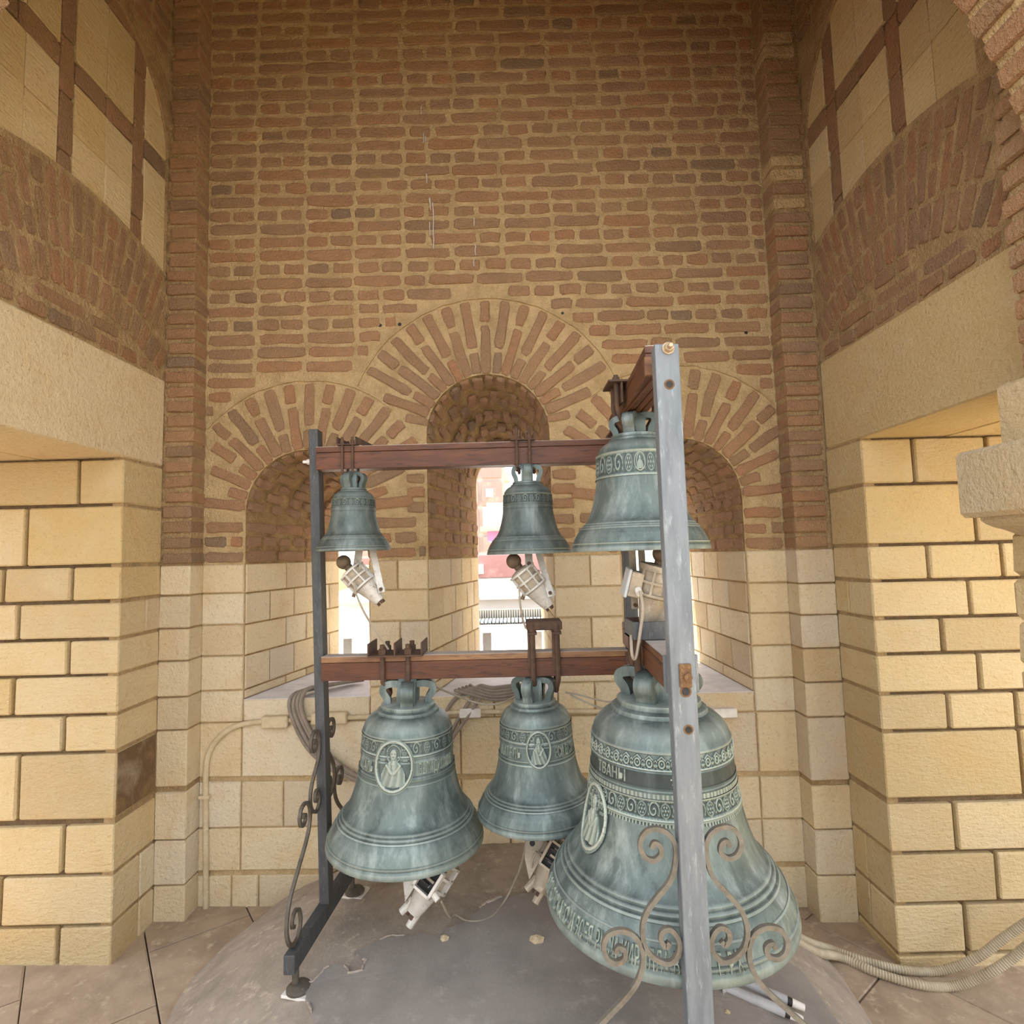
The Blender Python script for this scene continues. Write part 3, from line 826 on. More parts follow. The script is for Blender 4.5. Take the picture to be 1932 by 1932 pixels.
# ================================================================== CEMENT MOUND
MC = Vector((-0.02, -0.60, 0)); MR = 1.35
def mz(x, y):
    r = math.hypot(x - MC.x, y - MC.y) / MR
    return fz(x) + .028 + max(0.0, (.375 - fz(x)) * (1 - min(1, r) ** 3.6)) if r < 1 else fz(x) - .01
rd = random.Random(11)
vs, fs = [], []; NR, NA = 30, 96
wob = [rd.uniform(-.018, .018) for _ in range(NA)]
wob = [(wob[i - 1] + wob[i] + wob[(i + 1) % NA]) / 3 for i in range(NA)]
for i in range(NR + 1):
    for j in range(NA):
        a = 2 * math.pi * j / NA; r = MR * (i / NR) ** .85 * (1 + wob[j] * (i / NR) ** 4)
        x = MC.x + r * math.cos(a); y = min(MC.y + r * math.sin(a), -.003)
        z = mz(x, y) if i < NR else fz(x) + .03
        if 0 < i < NR: z += rd.uniform(-.0025, .0025)
        vs.append((x, y, z))
for j in range(NA):
    a = 2 * math.pi * j / NA; vs.append((MC.x + MR * (1 + wob[j] + .006) * math.cos(a), min(MC.y + MR * (1 + wob[j] + .006) * math.sin(a), -.003), fz(0) - .05))
for i in range(NR + 1):
    for j in range(NA): fs.append((i * NA + j, i * NA + (j + 1) % NA, (i + 1) * NA + (j + 1) % NA, (i + 1) * NA + j))
mound = tag(mkobj('cement_mound', vs, fs, M['cement'], None, True), 'low round dome of cracked grey cement under the bell frame', 'mound')
def on_mound(p, lift): return (p[0], p[1], mz(p[0], p[1]) + lift)
CRACK = [(-0.643, -1.16), (-0.686, -1.062), (-0.752, -0.964), (-0.775, -0.916), (-0.745, -0.886), (-0.728, -0.85), (-0.68, -0.836), (-0.654, -0.858), (-0.626, -0.887), (-0.582, -0.882), (-0.581, -0.844), (-0.631, -0.784), (-0.62, -0.772), (-0.588, -0.764), (-0.565, -0.742), (-0.528, -0.724), (-0.463, -0.723), (-0.38, -0.722), (-0.322, -0.729), (-0.305, -0.7), (-0.245, -0.672), (-0.213, -0.645), (-0.183, -0.59), (-0.152, -0.543), (-0.075, -0.499), (0.0, -0.484), (0.109, -0.492), (0.235, -0.529), (0.375, -0.493)]
edge = []
for (x0, y0), (x1, y1) in zip(CRACK, CRACK[1:]):
    k = max(2, int(math.hypot(x1 - x0, y1 - y0) / .012))
    for i in range(k):
        t = i / k; edge.append((x0 + (x1 - x0) * t + rd.uniform(-.004, .004), y0 + (y1 - y0) * t + rd.uniform(-.004, .004)))
far = [(1.05, -.75), (1.10, -1.05), (1.0, -1.45), (.5, -1.8), (-.1, -1.88), (-.55, -1.75)]
loop = edge + far
tri = tessellate_polygon([[Vector((p[0], p[1], 0)) for p in loop]])
bm = bmesh.new(); bv = [bm.verts.new((p[0], p[1], 0)) for p in loop]
for t in tri:
    try: bm.faces.new([bv[i] for i in t])
    except ValueError: pass
for _ in range(4):
    le = [e for e in bm.edges if e.calc_length() > .10]
    if le: bmesh.ops.subdivide_edges(bm, edges=le, cuts=1, use_grid_fill=False); bmesh.ops.triangulate(bm, faces=bm.faces)
for v in bm.verts: v.co.z = mz(v.co.x, v.co.y) + .011
r_ = bmesh.ops.extrude_face_region(bm, geom=list(bm.faces))
for v in r_['geom']:
    if isinstance(v, bmesh.types.BMVert): v.co.z -= .03
bmesh.ops.recalc_face_normals(bm, faces=bm.faces)
me = bpy.data.meshes.new('mortar_patch'); bm.to_mesh(me); bm.free(); me.materials.append(M['cement_new'])
pt = bpy.data.objects.new('mortar_patch', me); COL.objects.link(pt); pt.parent = mound; pt['label'] = 'smoother darker grey mortar skin with a ragged edge'
rim = MB()
pts = [on_mound(p, .0135 + rd.uniform(-.003, .002)) for p in edge]
for i in range(0, len(pts) - 8, 11):
    if rd.random() < .72:
        seg = pts[i:i + rd.randint(5, 11)]
        if len(seg) > 2:
            w = rd.uniform(.003, .006); rim.tube(seg, w, 5)
rim.build('crumbled_rim', M['cement'], mound)['kind'] = 'stuff'
def chip(x, y, s, seed, label, m_):
    q = random.Random(seed); bm = bmesh.new(); bmesh.ops.create_icosphere(bm, subdivisions=1, radius=s)
    for v in bm.verts: v.co = Vector((v.co.x * q.uniform(.8, 1.3), v.co.y * q.uniform(.7, 1.1), v.co.z * q.uniform(.4, .7)))
    me = bpy.data.meshes.new('stone_chip'); bm.to_mesh(me); bm.free(); me.materials.append(m_)
    o = bpy.data.objects.new('stone_chip', me); COL.objects.link(o); o.location = (x, y, mz(x, y) + s * .35 + .006); tag(o, label, 'stone')
    return o

# ================================================================== BELL FRAME
fm = empty('bell_stand', (-.18, -1.1, .44), 'steel and timber frame carrying six bells above the cement mound', 'frame')
def fpart(name, mb, mat, parent=fm, smooth=False):
    o = mb.build(name, mat, None, smooth); o.parent = parent
    o.matrix_parent_inverse = parent.matrix_basis.inverted() if parent is fm else Matrix.Identity(4)
    return o
def sub(name, mb, mat, parent, smooth=False):
    o = mb.build(name, mat, None, smooth); o.parent = parent
    mp = parent.matrix_basis if parent.parent is None else Matrix.Identity(4)
    o.matrix_parent_inverse = mp.inverted(); return o
# helper so children given in world coordinates stay in place
def hexa(p0, p1, hx, hy):
    vs = []
    for p in (p0, p1): vs += [(p[0] - hx, p[1] - hy, p[2]), (p[0] + hx, p[1] - hy, p[2]), (p[0] + hx, p[1] + hy, p[2]), (p[0] - hx, p[1] + hy, p[2])]
    return MB().add(vs, [(0, 3, 2, 1), (4, 5, 6, 7), (0, 1, 5, 4), (1, 2, 6, 5), (2, 3, 7, 6), (3, 0, 4, 7)])
def bevel_obj(o, w=.003):
    md = o.modifiers.new('bevel', 'BEVEL'); md.width = w; md.segments = 2; md.limit_method = 'ANGLE'; return o
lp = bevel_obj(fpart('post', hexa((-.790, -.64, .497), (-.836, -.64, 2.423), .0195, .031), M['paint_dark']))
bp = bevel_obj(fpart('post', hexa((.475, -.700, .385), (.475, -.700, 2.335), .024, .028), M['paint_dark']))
fp = bevel_obj(fpart('post', hexa((.418, -1.572, .50), (.413, -1.572, 2.405), .0315, .019), M['paint_worn_lit'])); fp['label'] = 'worn front post with bolt holes, painted paler as if lit'
fb = bevel_obj(fpart('foot_beam', MB().add([(-.835, -.957, .435), (-.795, -.957, .435), (-.752, -.33, .435), (-.792, -.33, .435), (-.835, -.957, .500), (-.795, -.957, .500), (-.752, -.33, .500), (-.792, -.33, .500)],
      [(0, 3, 2, 1), (4, 5, 6, 7), (0, 1, 5, 4), (1, 2, 6, 5), (2, 3, 7, 6), (3, 0, 4, 7)]), M['paint_dark']))
fb2 = bevel_obj(fpart('foot_beam', MB().box(.09, .74, -1.595, -1.55, .435, .50), M['paint_dark']))
for x, y, par in ((-.808, -.915, fb), (-.764, -.375, fb), (.13, -1.572, fb2), (.70, -1.572, fb2)):
    zg = mz(x, y)
    f_ = MB().cyl((x, y, zg + .012), (x, y, .44), .012, 10); f_.lathe([(.043, 0), (.043, .007), (.034, .016), (.016, .022)], 20, Matrix.Translation((x + .012, y, zg + .010)), True)
    lf = fpart('levelling_foot', f_, M['scroll_dark'], fm, True)
    pl_ = MB().box(-.05, .05, -.045, .045, 0, .010, .001, Matrix.Translation((x + .018, y + .005, zg)) @ Matrix.Rotation(R(-14), 4, 'Z'))
    o = fpart('foot_plate', pl_, M['white'], fm); o['label'] = 'white packing plate under the foot'
bpl = fpart('base_plate', MB().box(.41, .54, -.765, -.64, mz(.47, -.7) - .004, .392, .002), M['paint_dark'])
# timber beams
def beam(p0, p1, h, d, mat, capmat, name='beam'):
    p0, p1 = Vector(p0), Vector(p1); t = (p1 - p0).normalized(); s_ = Vector((-t.y, t.x, 0)) * d / 2
    zb, zm_, zt_ = 0, h * .76, h
    def hx(z0, z1, e=0.0):
        vs = []
        for z in (z0, z1):
            for p, q in ((p0, -1), (p1, -1), (p1, 1), (p0, 1)): vs.append(p + s_ * q * (1 + e) + Vector((0, 0, z)))
        return MB().add(vs, [(0, 3, 2, 1), (4, 5, 6, 7), (0, 1, 5, 4), (1, 2, 6, 5), (2, 3, 7, 6), (3, 0, 4, 7)])
    b = bevel_obj(fpart(name, hx(zb, zm_ - .0015), mat), .002)
    c = bevel_obj(sub('cap_board', hx(zm_, zt_, .012), capmat, b), .002)
    d_ = sub('dust_layer', hx(zt_ - .001, zt_ + .0015, -.03), M['dust'], b)
    return b
b1u = beam((-.812, -.665, 2.243), (.436, -.712, 2.236), .095, .072, M['wood_x'], M['wood_x'])
b1l = beam((-.790, -.665, 1.377), (.448, -.712, 1.382), .095, .072, M['wood_x'], M['wood_cap'])
b2u = beam((.416, -1.500, 2.352), (.460, -.672, 2.352), .083, .074, M['wood_y'], M['wood_y'])
b2l = beam((.432, -1.500, 1.503), (.470, -.738, 1.503), .085, .080, M['wood_y'], M['wood_y'])
for q in (-.025, 0, .025):
    sub('batten', MB().box(.437 + q - .011, .437 + q + .011, -1.48, -.69, 2.345, 2.3525, .001), M['wood_y'], b2u)
sub('end_plate', MB().box(.388, .478, -1.512, -1.501, 1.497, 1.594, .001), M['paint_worn_lit'], b2l)
sub('end_plate', MB().box(.374, .462, -1.512, -1.501, 2.348, 2.40, .001), M['wood_cap'], b2u)
sub('end_plate', MB().box(.436, .450, -.752, -.668, 1.385, 1.47, .001), M['rust'], b1l)
# bolts, rusty plate and holes
def bolt(p, d, r, L, mat, parent):
    p = Vector(p); d = Vector(d).normalized(); T = Matrix.Translation(p) @ d.to_track_quat('Z', 'Y').to_matrix().to_4x4()
    b = MB().lathe([(r * 1.25, 0), (r * 1.3, L * .12)], 16, T, True).lathe([(r, L * .12), (r, L * .5), (r * .9, L * .55)], 6, T, True).lathe([(r * .55, L * .5), (r * .55, L * .92), (r * .4, L)], 12, T, True)
    return sub('bolt', b, mat, parent)
bolt((.416, -1.591, 2.392), (0, -1, 0), .0125, .028, M['bolt'], fp)
bolt((-.852, -.64, 2.288), (-1, 0, 0), .012, .038, M['white'], lp)
sub('rust_plate', MB().box(.404, .434, -1.596, -1.590, 1.530, 1.588, .0015), M['rust_bright'], fp)
sub('bolt_end', MB().cyl((.424, -1.595, 1.556), (.424, -1.602, 1.556), .010, 14), M['rust_bright'], fp)
def hole(x, z, r):
    y = -1.5912
    sub('hole_rim', MB().lathe([(r * 1.45, 0), (r * 1.4, .0006), (r, .0008)], 20, Matrix.Translation((x, y, z)) @ Matrix.Rotation(R(90), 4, 'X')), M['rust_bright'], fp)
    sub('bolt_hole', MB().lathe([(r, .001), (r * .98, .0012), (r * .5, .0009), (.0001, .0008)], 20, Matrix.Translation((x, y, z)) @ Matrix.Rotation(R(90), 4, 'X')), M['dark'], fp)
hole(.415, 2.297, .0095); hole(.4185, 1.520, .010); hole(.4205, 1.428, .0085)
# iron scrolls
s_ = .000523
UP = [(955, 1060), (940, 1037), (917, 1048), (912, 1085), (945, 1113), (988, 1100), (1008, 1050), (988, 998), (940, 972), (880, 988), (842, 1040), (842, 1120), (880, 1205), (950, 1280), (1008, 1350), (1033, 1430), (1022, 1505), (980, 1553), (920, 1570), (875, 1530), (868, 1470), (900, 1424), (940, 1432), (950, 1470), (930, 1497), (912, 1480)]
LO = [(1165, 1520), (1150, 1497), (1122, 1512), (1130, 1550), (1172, 1563), (1208, 1540), (1218, 1490), (1193, 1442), (1140, 1424), (1085, 1438), (1048, 1485), (1042, 1560), (1072, 1640), (1130, 1710), (1220, 1790), (1310, 1870), (1390, 1950), (1440, 2060), (1440, 2170), (1380, 2262), (1290, 2270), (1235, 2200), (1250, 2110), (1310, 2070), (1360, 2100), (1362, 2150), (1330, 2165)]
def scroll_path(pts):
    out = []
    for zx, zy in pts: out.append((max(.006, (zx - 835 - .05 * (zy - 1080)) * s_), 1.188 - (zy - 970) * s_))
    return out
SEC = [(-.0058, -.0058), (.0058, -.0058), (.0058, .0058), (-.0058, .0058)]
def scroll(origin, outdir, side, mat):
    for P_ in (UP, LO):
        q = [Vector(origin) + Vector(outdir) * o_ + Vector((0, 0, z_)) for o_, z_ in scroll_path(P_)]
        fpart('scroll', MB().bar(spline(q, 5), SEC, side), mat, fm, False)
scroll((.4505, -1.572, 0), (1, 0, 0), (0, 1, 0), M['scroll']); scroll((.3845, -1.572, 0), (-1, 0, 0), (0, 1, 0), M['scroll'])
scroll((-.806, -.672, 0), (-.05, -1, 0), (1, 0, 0), M['scroll_dark']); scroll((-.803, -.608, 0), (.05, 1, 0), (1, 0, 0), M['scroll_dark'])

# ================================================================== BELLS
PROF = [(1.0, 0), (1.004, .02), (1.0, .055), (.988, .075), (.984, .085), (.992, .10), (.992, .115), (.975, .125), (.955, .18), (.925, .235), (.893, .285), (.875, .31),
        (.877, .318), (.868, .333), (.848, .338), (.846, .345), (.847, .354), (.836, .368), (.818, .374), (.816, .381), (.816, .39), (.806, .402), (.79, .408), (.752, .46), (.715, .53), (.685, .61), (.66, .69), (.638, .78), (.618, .87), (.602, .97), (.594, 1.04),
        (.588, 1.12), (.582, 1.20), (.577, 1.28), (.572, 1.345), (.578, 1.352), (.578, 1.366), (.568, 1.375), (.555, 1.42), (.525, 1.47), (.478, 1.515), (.42, 1.545), (.405, 1.55), (.395, 1.58), (.38, 1.588), (.355, 1.60), (.35, 1.64), (.335, 1.65), (.0005, 1.655)]
ST = [1.0]
def st(z): return z if z < .5 else .5 + (z - .5) * ST[0]
INNER = [(.0005, 1.58), (.35, 1.55), (.50, 1.40), (.525, 1.20), (.55, .95), (.60, .75), (.67, .55), (.76, .38), (.86, .2), (.93, .07), (.97, .0), (1.0, 0)]
def prof_r(zn):
    for (r0, z0), (r1, z1) in zip(PROF, PROF[1:]):
        if z0 <= zn <= z1: return r0 + (r1 - r0) * (zn - z0) / max(1e-6, z1 - z0)
    return PROF[-1][0] if zn > 1 else 1.0
def surf(Rb, th, zn, h=0.0):
    r = prof_r(zn) * Rb + h
    return Vector((r * math.sin(th), -r * math.cos(th), st(zn) * Rb))
def relief(name, parent, Rb, th0, th1, z0, z1, nx, nz, fn, hs, mat, mask=None):
    """height field wrapped on the bell; fn(u,v)->0..1"""
    vs, vals = [], []; idx = {}; fs = []
    for j in range(nz + 1):
        for i in range(nx + 1):
            u, v = i / nx, j / nz
            h = fn(u, v)
            if h is None: continue
            idx[i, j] = len(vs); vs.append(surf(Rb, th0 + (th1 - th0) * u, z0 + (z1 - z0) * v, .0006 + hs * h)); vals.append(h)
    for j in range(nz):
        for i in range(nx):
            q = [(i, j), (i + 1, j), (i + 1, j + 1), (i, j + 1)]
            if all(k in idx for k in q): fs.append(tuple(idx[k] for k in q))
    o = mkobj(name, vs, fs, mat, parent, True)
    at = o.data.attributes.new('relief', 'FLOAT', 'POINT'); at.data.foreach_set('value', [min(1, max(0, x)) for x in vals])
    return o
g = lambda x, s: math.exp(-(x / s) ** 2)
def fn_vine(n, asp):
    def f(u, v):
        if v < .07 or v > .93: return .9
        if v < .12 or v > .88: return .35 + .35 * (math.sin(u * n * 60) > 0)
        t = (u * n) % 1.0; k = int(u * n) % 2
        x, y = (t - .5) * asp, (v - .5)
        r = math.hypot(x, y); a = math.atan2(y, x)
        if k == 0: return max(g(r, .07), g(r - .2, .055) * (.55 + .45 * math.cos(6 * a)), .8 * g(r - .33, .03), .6 * g(abs(x) - .5 * asp, .03) * g(y, .25)) * 1.0
        sp_ = (a / (2 * math.pi) + r * 3.4) % 1.0
        return max(.9 * g(sp_ - .5, .16) * (r < .44), .5 * g(abs(y) - .40, .04), .6 * g(math.hypot(abs(x) - .42 * asp, abs(y) - .22), .08))
    return f
def fn_crest(n):
    def f(u, v):
        t = (u * n) % 1.0; d = abs(t - .5) * 2
        pk = .62 + .38 * (1 - d) if d < .75 else .62 + .25 * (d - .75) / .25 * .5
        if v > pk: return None if v > pk + .1 else .0
        if v < .06: return .9
        x, y = (t - .5), v - .45
        r = math.hypot(x * 1.0, y * .9); a = math.atan2(y, x)
        return max(g(v - pk + .07, .05), g(r - .22, .05), g(r, .06), .8 * g(math.hypot(abs(x) - .42, y + .12), .1), .7 * g(v - .15 - .1 * math.cos(t * 12.56), .04))
    return f
def fn_border(u, v): return .85 if v < .25 or v > .75 else .25
def fn_saint(kind):
    def f(u, v):
        x, y = (u - .5) * 2, (v - .5) * 2
        e = math.hypot(x, y)
        if e > 1: return None
        if e > .93: return .55
        if e > .80: return 1.0 if abs(e - .865) < .045 else .6
        h = .10
        X_, Y_ = x, y
        hd = math.hypot(X_ / .16, (Y_ - .40) / .20)
        hl = math.hypot(X_ / .36, (Y_ - .42) / .34)
        if .86 < hl < 1.0: h = max(h, .65)
        elif hl <= .86: h = max(h, .28 + .1 * math.cos(22 * math.atan2(Y_ - .42, X_)))
        for cx in (-.56, .56):
            if abs(X_ - cx) < .13 and abs(Y_ - .18) < .05: h = max(h, .5)
        # robe
        top = .20 - (abs(X_) * 1.1) ** 2
        wid = .28 + .30 * min(1, max(0, (.22 - Y_) / .55))
        if Y_ < top and abs(X_) < wid and Y_ > -.72:
            fold = .5 + .5 * math.sin(26 * X_ * (1 + .4 * Y_) + (9 * Y_ if kind else 5 * abs(Y_)))
            h = max(h, .45 + .28 * fold + .18 * (1 - (X_ / wid) ** 2))
            for s__ in (-1, 1):
                ax = s__ * (.40 - .52 * max(0, min(1, (.10 + .25 - (Y_ + .25)) / .6)))
                if abs(X_ - ax) < .06 and -.30 < Y_ < .12: h = max(h, .95)
            if abs(X_ + .02) < .03 and -.12 < Y_ < .16 or abs(Y_ - .07) < .025 and abs(X_ + .02) < .09: h = max(h, 1.0)
        if hd < 1:
            fc = .65 + .3 * math.sqrt(max(0, 1 - hd * hd))
            for ex in (-.06, .06):
                if math.hypot(X_ - ex, (Y_ - .43) / 1.0) < .028: fc -= .35
            if abs(X_) < .02 and .34 < Y_ < .44: fc += .1
            if abs(Y_ - .30) < .02 and abs(X_) < .05: fc -= .25
            h = max(h, fc) if fc > h else fc
        if -.16 < X_ < .16 and .18 < Y_ < .26: h = max(h, .6 + .2 * math.sin(60 * X_))
        return h
    return f
def lettering(parent, Rb, txt, th0, zn0, height, condense, mat, ext=.0022, name='lettering', end=None):
    cu = bpy.data.curves.new('lettering', 'FONT'); cu.body = txt; cu.size = height * 1.42; cu.extrude = ext; cu.resolution_u = 2; cu.space_character = 1.08
    t = bpy.data.objects.new('tmp_text', cu); COL.objects.link(t)
    dg = bpy.context.evaluated_depsgraph_get(); me0 = t.evaluated_get(dg).to_mesh()
    vs = [v.co.copy() for v in me0.vertices]; fs = [tuple(p.vertices) for p in me0.polygons]
    t.evaluated_get(dg).to_mesh_clear(); bpy.data.objects.remove(t, do_unlink=True); bpy.data.curves.remove(cu)
    if not vs: return
    xmin = min(v.x for v in vs); xmax = max(v.x for v in vs)
    rr = prof_r(zn0) * Rb
    if end is not None: condense = (end - th0) * rr / (xmax - xmin)
    out = [surf(Rb, th0 + (v.x - xmin) * condense / rr, zn0 + v.y / Rb, .0008 + ext + v.z) for v in vs]
    o = mkobj(name, out, fs, mat, parent); return o
def crown(parent, Rb, z0, top, style, mat, rot=0.0):
    """cannons: central loop and ring of curved handles"""
    h = top - z0; r0 = .30 * Rb
    w = .066 * Rb + .004
    sec = [(-w, -w * .55), (w, -w * .55), (w, w * .55), (-w, w * .55)]
    pts = [(0, -.10 * Rb - .008, 0), (0, -.11 * Rb - .008, h * .55), (0, -.07 * Rb - .004, h * .9), (0, 0, h), (0, .07 * Rb + .004, h * .9), (0, .11 * Rb + .008, h * .55), (0, .10 * Rb + .008, 0)]
    c = MB().bar(spline([Vector((p[0], p[1], z0 + p[2])) for p in pts], 4), [(-w * 1.5, -w * .6), (w * 1.5, -w * .6), (w * 1.5, w * .6), (-w * 1.5, w * .6)], (1, 0, 0))
    c.cyl((0, 0, z0 - .004), (0, 0, z0 + h * .35), .10 * Rb, 14, .07 * Rb); c.build('crown_loop', M['bronze_crown'], parent, True)
    n = 4
    for i in range(n):
        a = rot + 2 * math.pi * (i + .5) / n if style != 'six' else rot + math.pi * .5 * i
        d = Vector((math.sin(a), -math.cos(a), 0))
        P_ = [(.86, 0), (.92, .30), (1.08, .58), (1.02, .82), (.72, .92), (.34, .90)]
        q = [d * (r0 * a_) + Vector((0, 0, z0 - .003 + h * b_)) for a_, b_ in P_]
        side = Vector((-d.y, d.x, 0))
        MB().bar(spline(q, 4), sec, side).build('crown_loop', M['bronze_crown'], parent, True)
def bell(label, loc, Rb, top, tilt=(0, 0), dark=False, rot=.0, style='four', stretch=1.0):
    ST[0] = stretch
    root = empty('bell', loc, label, 'bell')
    m_ = M['bronze_dark'] if dark else M['bronze']
    pr = [(r * Rb, st(z) * Rb) for r, z in PROF]; inn = [(r * Rb, st(z) * Rb) for r, z in INNER]
    MB().lathe(pr, 112).lathe(inn, 64).build('bell_body', m_, root, True)
    crown(root, Rb, st(1.648) * Rb, top - loc[2], style, m_, rot)
    root.rotation_euler = (R(tilt[0]), R(tilt[1]), 0)
    return root, m_, (M['bronze_dark_relief'] if dark else M['bronze_relief'])
TAU = 2 * math.pi
A, ma, mra = bell('small dull green bell hanging next to the left steel post', (-.657, -.697, 1.902), .149, 2.226, dark=True, rot=.5, stretch=1.07)
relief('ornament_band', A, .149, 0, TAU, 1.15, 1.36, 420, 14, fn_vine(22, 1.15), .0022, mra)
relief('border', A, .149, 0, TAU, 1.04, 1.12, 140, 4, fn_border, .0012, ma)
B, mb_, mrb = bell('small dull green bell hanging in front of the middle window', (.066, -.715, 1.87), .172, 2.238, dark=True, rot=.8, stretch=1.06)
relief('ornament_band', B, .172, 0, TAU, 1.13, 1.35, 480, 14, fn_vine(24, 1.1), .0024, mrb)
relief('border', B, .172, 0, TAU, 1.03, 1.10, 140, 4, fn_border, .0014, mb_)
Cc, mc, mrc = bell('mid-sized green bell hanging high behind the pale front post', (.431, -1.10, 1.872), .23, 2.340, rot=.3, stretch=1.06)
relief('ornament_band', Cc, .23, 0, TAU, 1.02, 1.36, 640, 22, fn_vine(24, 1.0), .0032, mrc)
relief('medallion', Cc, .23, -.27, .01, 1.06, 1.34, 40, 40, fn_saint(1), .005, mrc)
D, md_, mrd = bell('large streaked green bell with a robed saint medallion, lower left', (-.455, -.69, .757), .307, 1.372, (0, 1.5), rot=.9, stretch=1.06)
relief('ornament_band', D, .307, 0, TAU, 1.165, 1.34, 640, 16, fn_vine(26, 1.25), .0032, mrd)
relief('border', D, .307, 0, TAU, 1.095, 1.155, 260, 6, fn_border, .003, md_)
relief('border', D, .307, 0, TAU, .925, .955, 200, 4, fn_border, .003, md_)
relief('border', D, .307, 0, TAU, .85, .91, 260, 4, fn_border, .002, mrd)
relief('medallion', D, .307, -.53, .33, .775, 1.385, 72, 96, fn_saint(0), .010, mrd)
lettering(D, .307, 'ВЕЛИ ДРУЖИНА', .42, .975, .036, .5, M['letter'], end=1.30)
lettering(D, .307, 'АТАЛЬ', -1.05, .975, .036, .5, M['letter'], end=-.56)
E_, me_, mre = bell('lower middle green bell with oval saint medallion, behind the big bell', (.078, -.69, .850), .246, 1.374, (0, -1.0), rot=.4, stretch=1.10)
relief('ornament_band', E_, .246, 0, TAU, 1.15, 1.335, 600, 18, fn_vine(24, 1.1), .003, mre)
relief('border', E_, .246, 0, TAU, 1.095, 1.145, 240, 5, fn_border, .0028, me_)
relief('border', E_, .246, 0, TAU, .86, .925, 240, 6, fn_border, .0028, mre)
relief('medallion', E_, .246, -.31, .37, .82, 1.36, 64, 84, fn_saint(1), .009, mre)
lettering(E_, .246, 'ПАТЕЛЬ', -1.15, .955, .034, .5, M['letter'], end=-.44)
lettering(E_, .246, 'ЕСИ', .46, .955, .034, .5, M['letter'], end=.72)
lettering(E_, .246, 'ВСЯКО', .80, .955, .034, .5, M['letter'], end=1.35)
F_, mf, mrf = bell('biggest bell, pale green with bands of ornament and lettering round its skirt', (.456, -1.160, .782), .376, 1.488, rot=.2)
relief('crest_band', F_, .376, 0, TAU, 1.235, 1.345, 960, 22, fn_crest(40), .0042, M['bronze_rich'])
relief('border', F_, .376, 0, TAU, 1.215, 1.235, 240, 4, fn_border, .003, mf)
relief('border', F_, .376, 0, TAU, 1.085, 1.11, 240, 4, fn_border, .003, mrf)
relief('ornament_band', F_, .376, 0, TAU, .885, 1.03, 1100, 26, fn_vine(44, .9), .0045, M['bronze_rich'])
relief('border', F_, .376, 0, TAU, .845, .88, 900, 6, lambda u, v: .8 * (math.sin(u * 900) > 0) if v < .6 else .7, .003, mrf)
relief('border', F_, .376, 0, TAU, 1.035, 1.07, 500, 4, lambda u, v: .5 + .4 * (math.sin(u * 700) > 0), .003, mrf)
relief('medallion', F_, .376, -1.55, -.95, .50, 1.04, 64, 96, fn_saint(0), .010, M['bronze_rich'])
lettering(F_, .376, 'ТВАНЫ', -1.22, 1.125, .032, .5, M['letter'], end=-.72)
pb_ = [(prof_r(1.11 + .105 * i / 6) * .376 + .0007, (1.11 + .105 * i / 6) * .376) for i in range(7)]
MB().lathe(pb_, 112).build('inscription_band', M['bronze_deep'], F_, True)
cr_ = MB()
for hw, z0, z1 in ((.004, 1.118, 1.21), (.014, 1.175, 1.184), (.009, 1.194, 1.201), (.010, 1.142, 1.149)):
    th = -.075
    cr_.add([surf(.376, th + s1 * hw / .226, zz_, hh) for zz_ in (z0, z1) for hh in (.0, .005) for s1 in (-1, 1)], [(0, 1, 3, 2), (4, 6, 7, 5), (0, 4, 5, 1), (1, 5, 7, 3), (3, 7, 6, 2), (2, 6, 4, 0)])
o = cr_.build('cross', M['letter'], F_)
lettering(F_, .376, 'МОСКОВСКАГО И ВСЕЯ РУСИ КИРИЛЛА В ЛЕТО  Г. Р.Х.', -1.62, .085, .042, .5, M['letter'], ext=.0030, end=.27)
MB().lathe([(r * .376, z * .376) for r, z in ((.93, .225), (.938, .233), (.925, .242))], 112).build('border', mf, F_, True)

# ================================================================== HANGERS
def hanger(label, loc):
    return empty('bell_hanger', loc, label, 'hanger')
def hp(root, name, mb, mat, smooth=False):
    o = mb.build(name, mat, None, smooth); o.parent = root; o.matrix_parent_inverse = Matrix.Translation(root.location).inverted(); return o
def urod(root, x, yf, yb, zt_, zb_, lp, r, mat):
    q = [(x, yf, zt_), (x, yf, zb_), (lp[0], lp[1] - .012, lp[2] + .012), (lp[0], lp[1], lp[2]), (lp[0], lp[1] + .012, lp[2] + .012), (x, yb, zb_), (x, yb, zt_)]
    pp = [Vector(q[0])] + [Vector(q[0]).lerp(Vector(q[1]), t) for t in (.5, .92)] + spline(q[1:6], 4) + [Vector(q[5]).lerp(Vector(q[6]), t) for t in (.08, .5)] + [Vector(q[6])]
    hp(root, 'u_rod', MB().tube(pp, r, 8), mat, True)
# bell A and B: light rods over the upper front beam
h = hanger('rusty rods and angle irons over the upper beam by the left post', (-.66, -.69, 2.34))
for x, lx in ((-.700, -.682), (-.657, -.640)): urod(h, x, -.712, -.628, 2.375, 2.232, (lx, -.69, 2.192), .0058, M['rust'])
hp(h, 'clamp_plate', MB().box(-.722, -.64, -.722, -.620, 2.341, 2.346, .001), M['rust'])
for x in (-.70, -.657): hp(h, 'nut', MB().cyl((x, -.712, 2.346), (x, -.712, 2.362), .009, 6), M['rust'])
for x0, x1 in ((-.722, -.718), (-.644, -.640)):
    hp(h, 'angle_iron', MB().add([(x0, -.722, 2.346), (x1, -.722, 2.346), (x1, -.722, 2.375), (x0, -.722, 2.375), (x0 + .045, -.60, 2.346), (x1 + .045, -.60, 2.346), (x1 + .045, -.60, 2.36), (x0 + .045, -.60, 2.36)],
       [(0, 3, 2, 1), (4, 5, 6, 7), (0, 1, 5, 4), (1, 2, 6, 5), (2, 3, 7, 6), (3, 0, 4, 7)]), M['rust'])
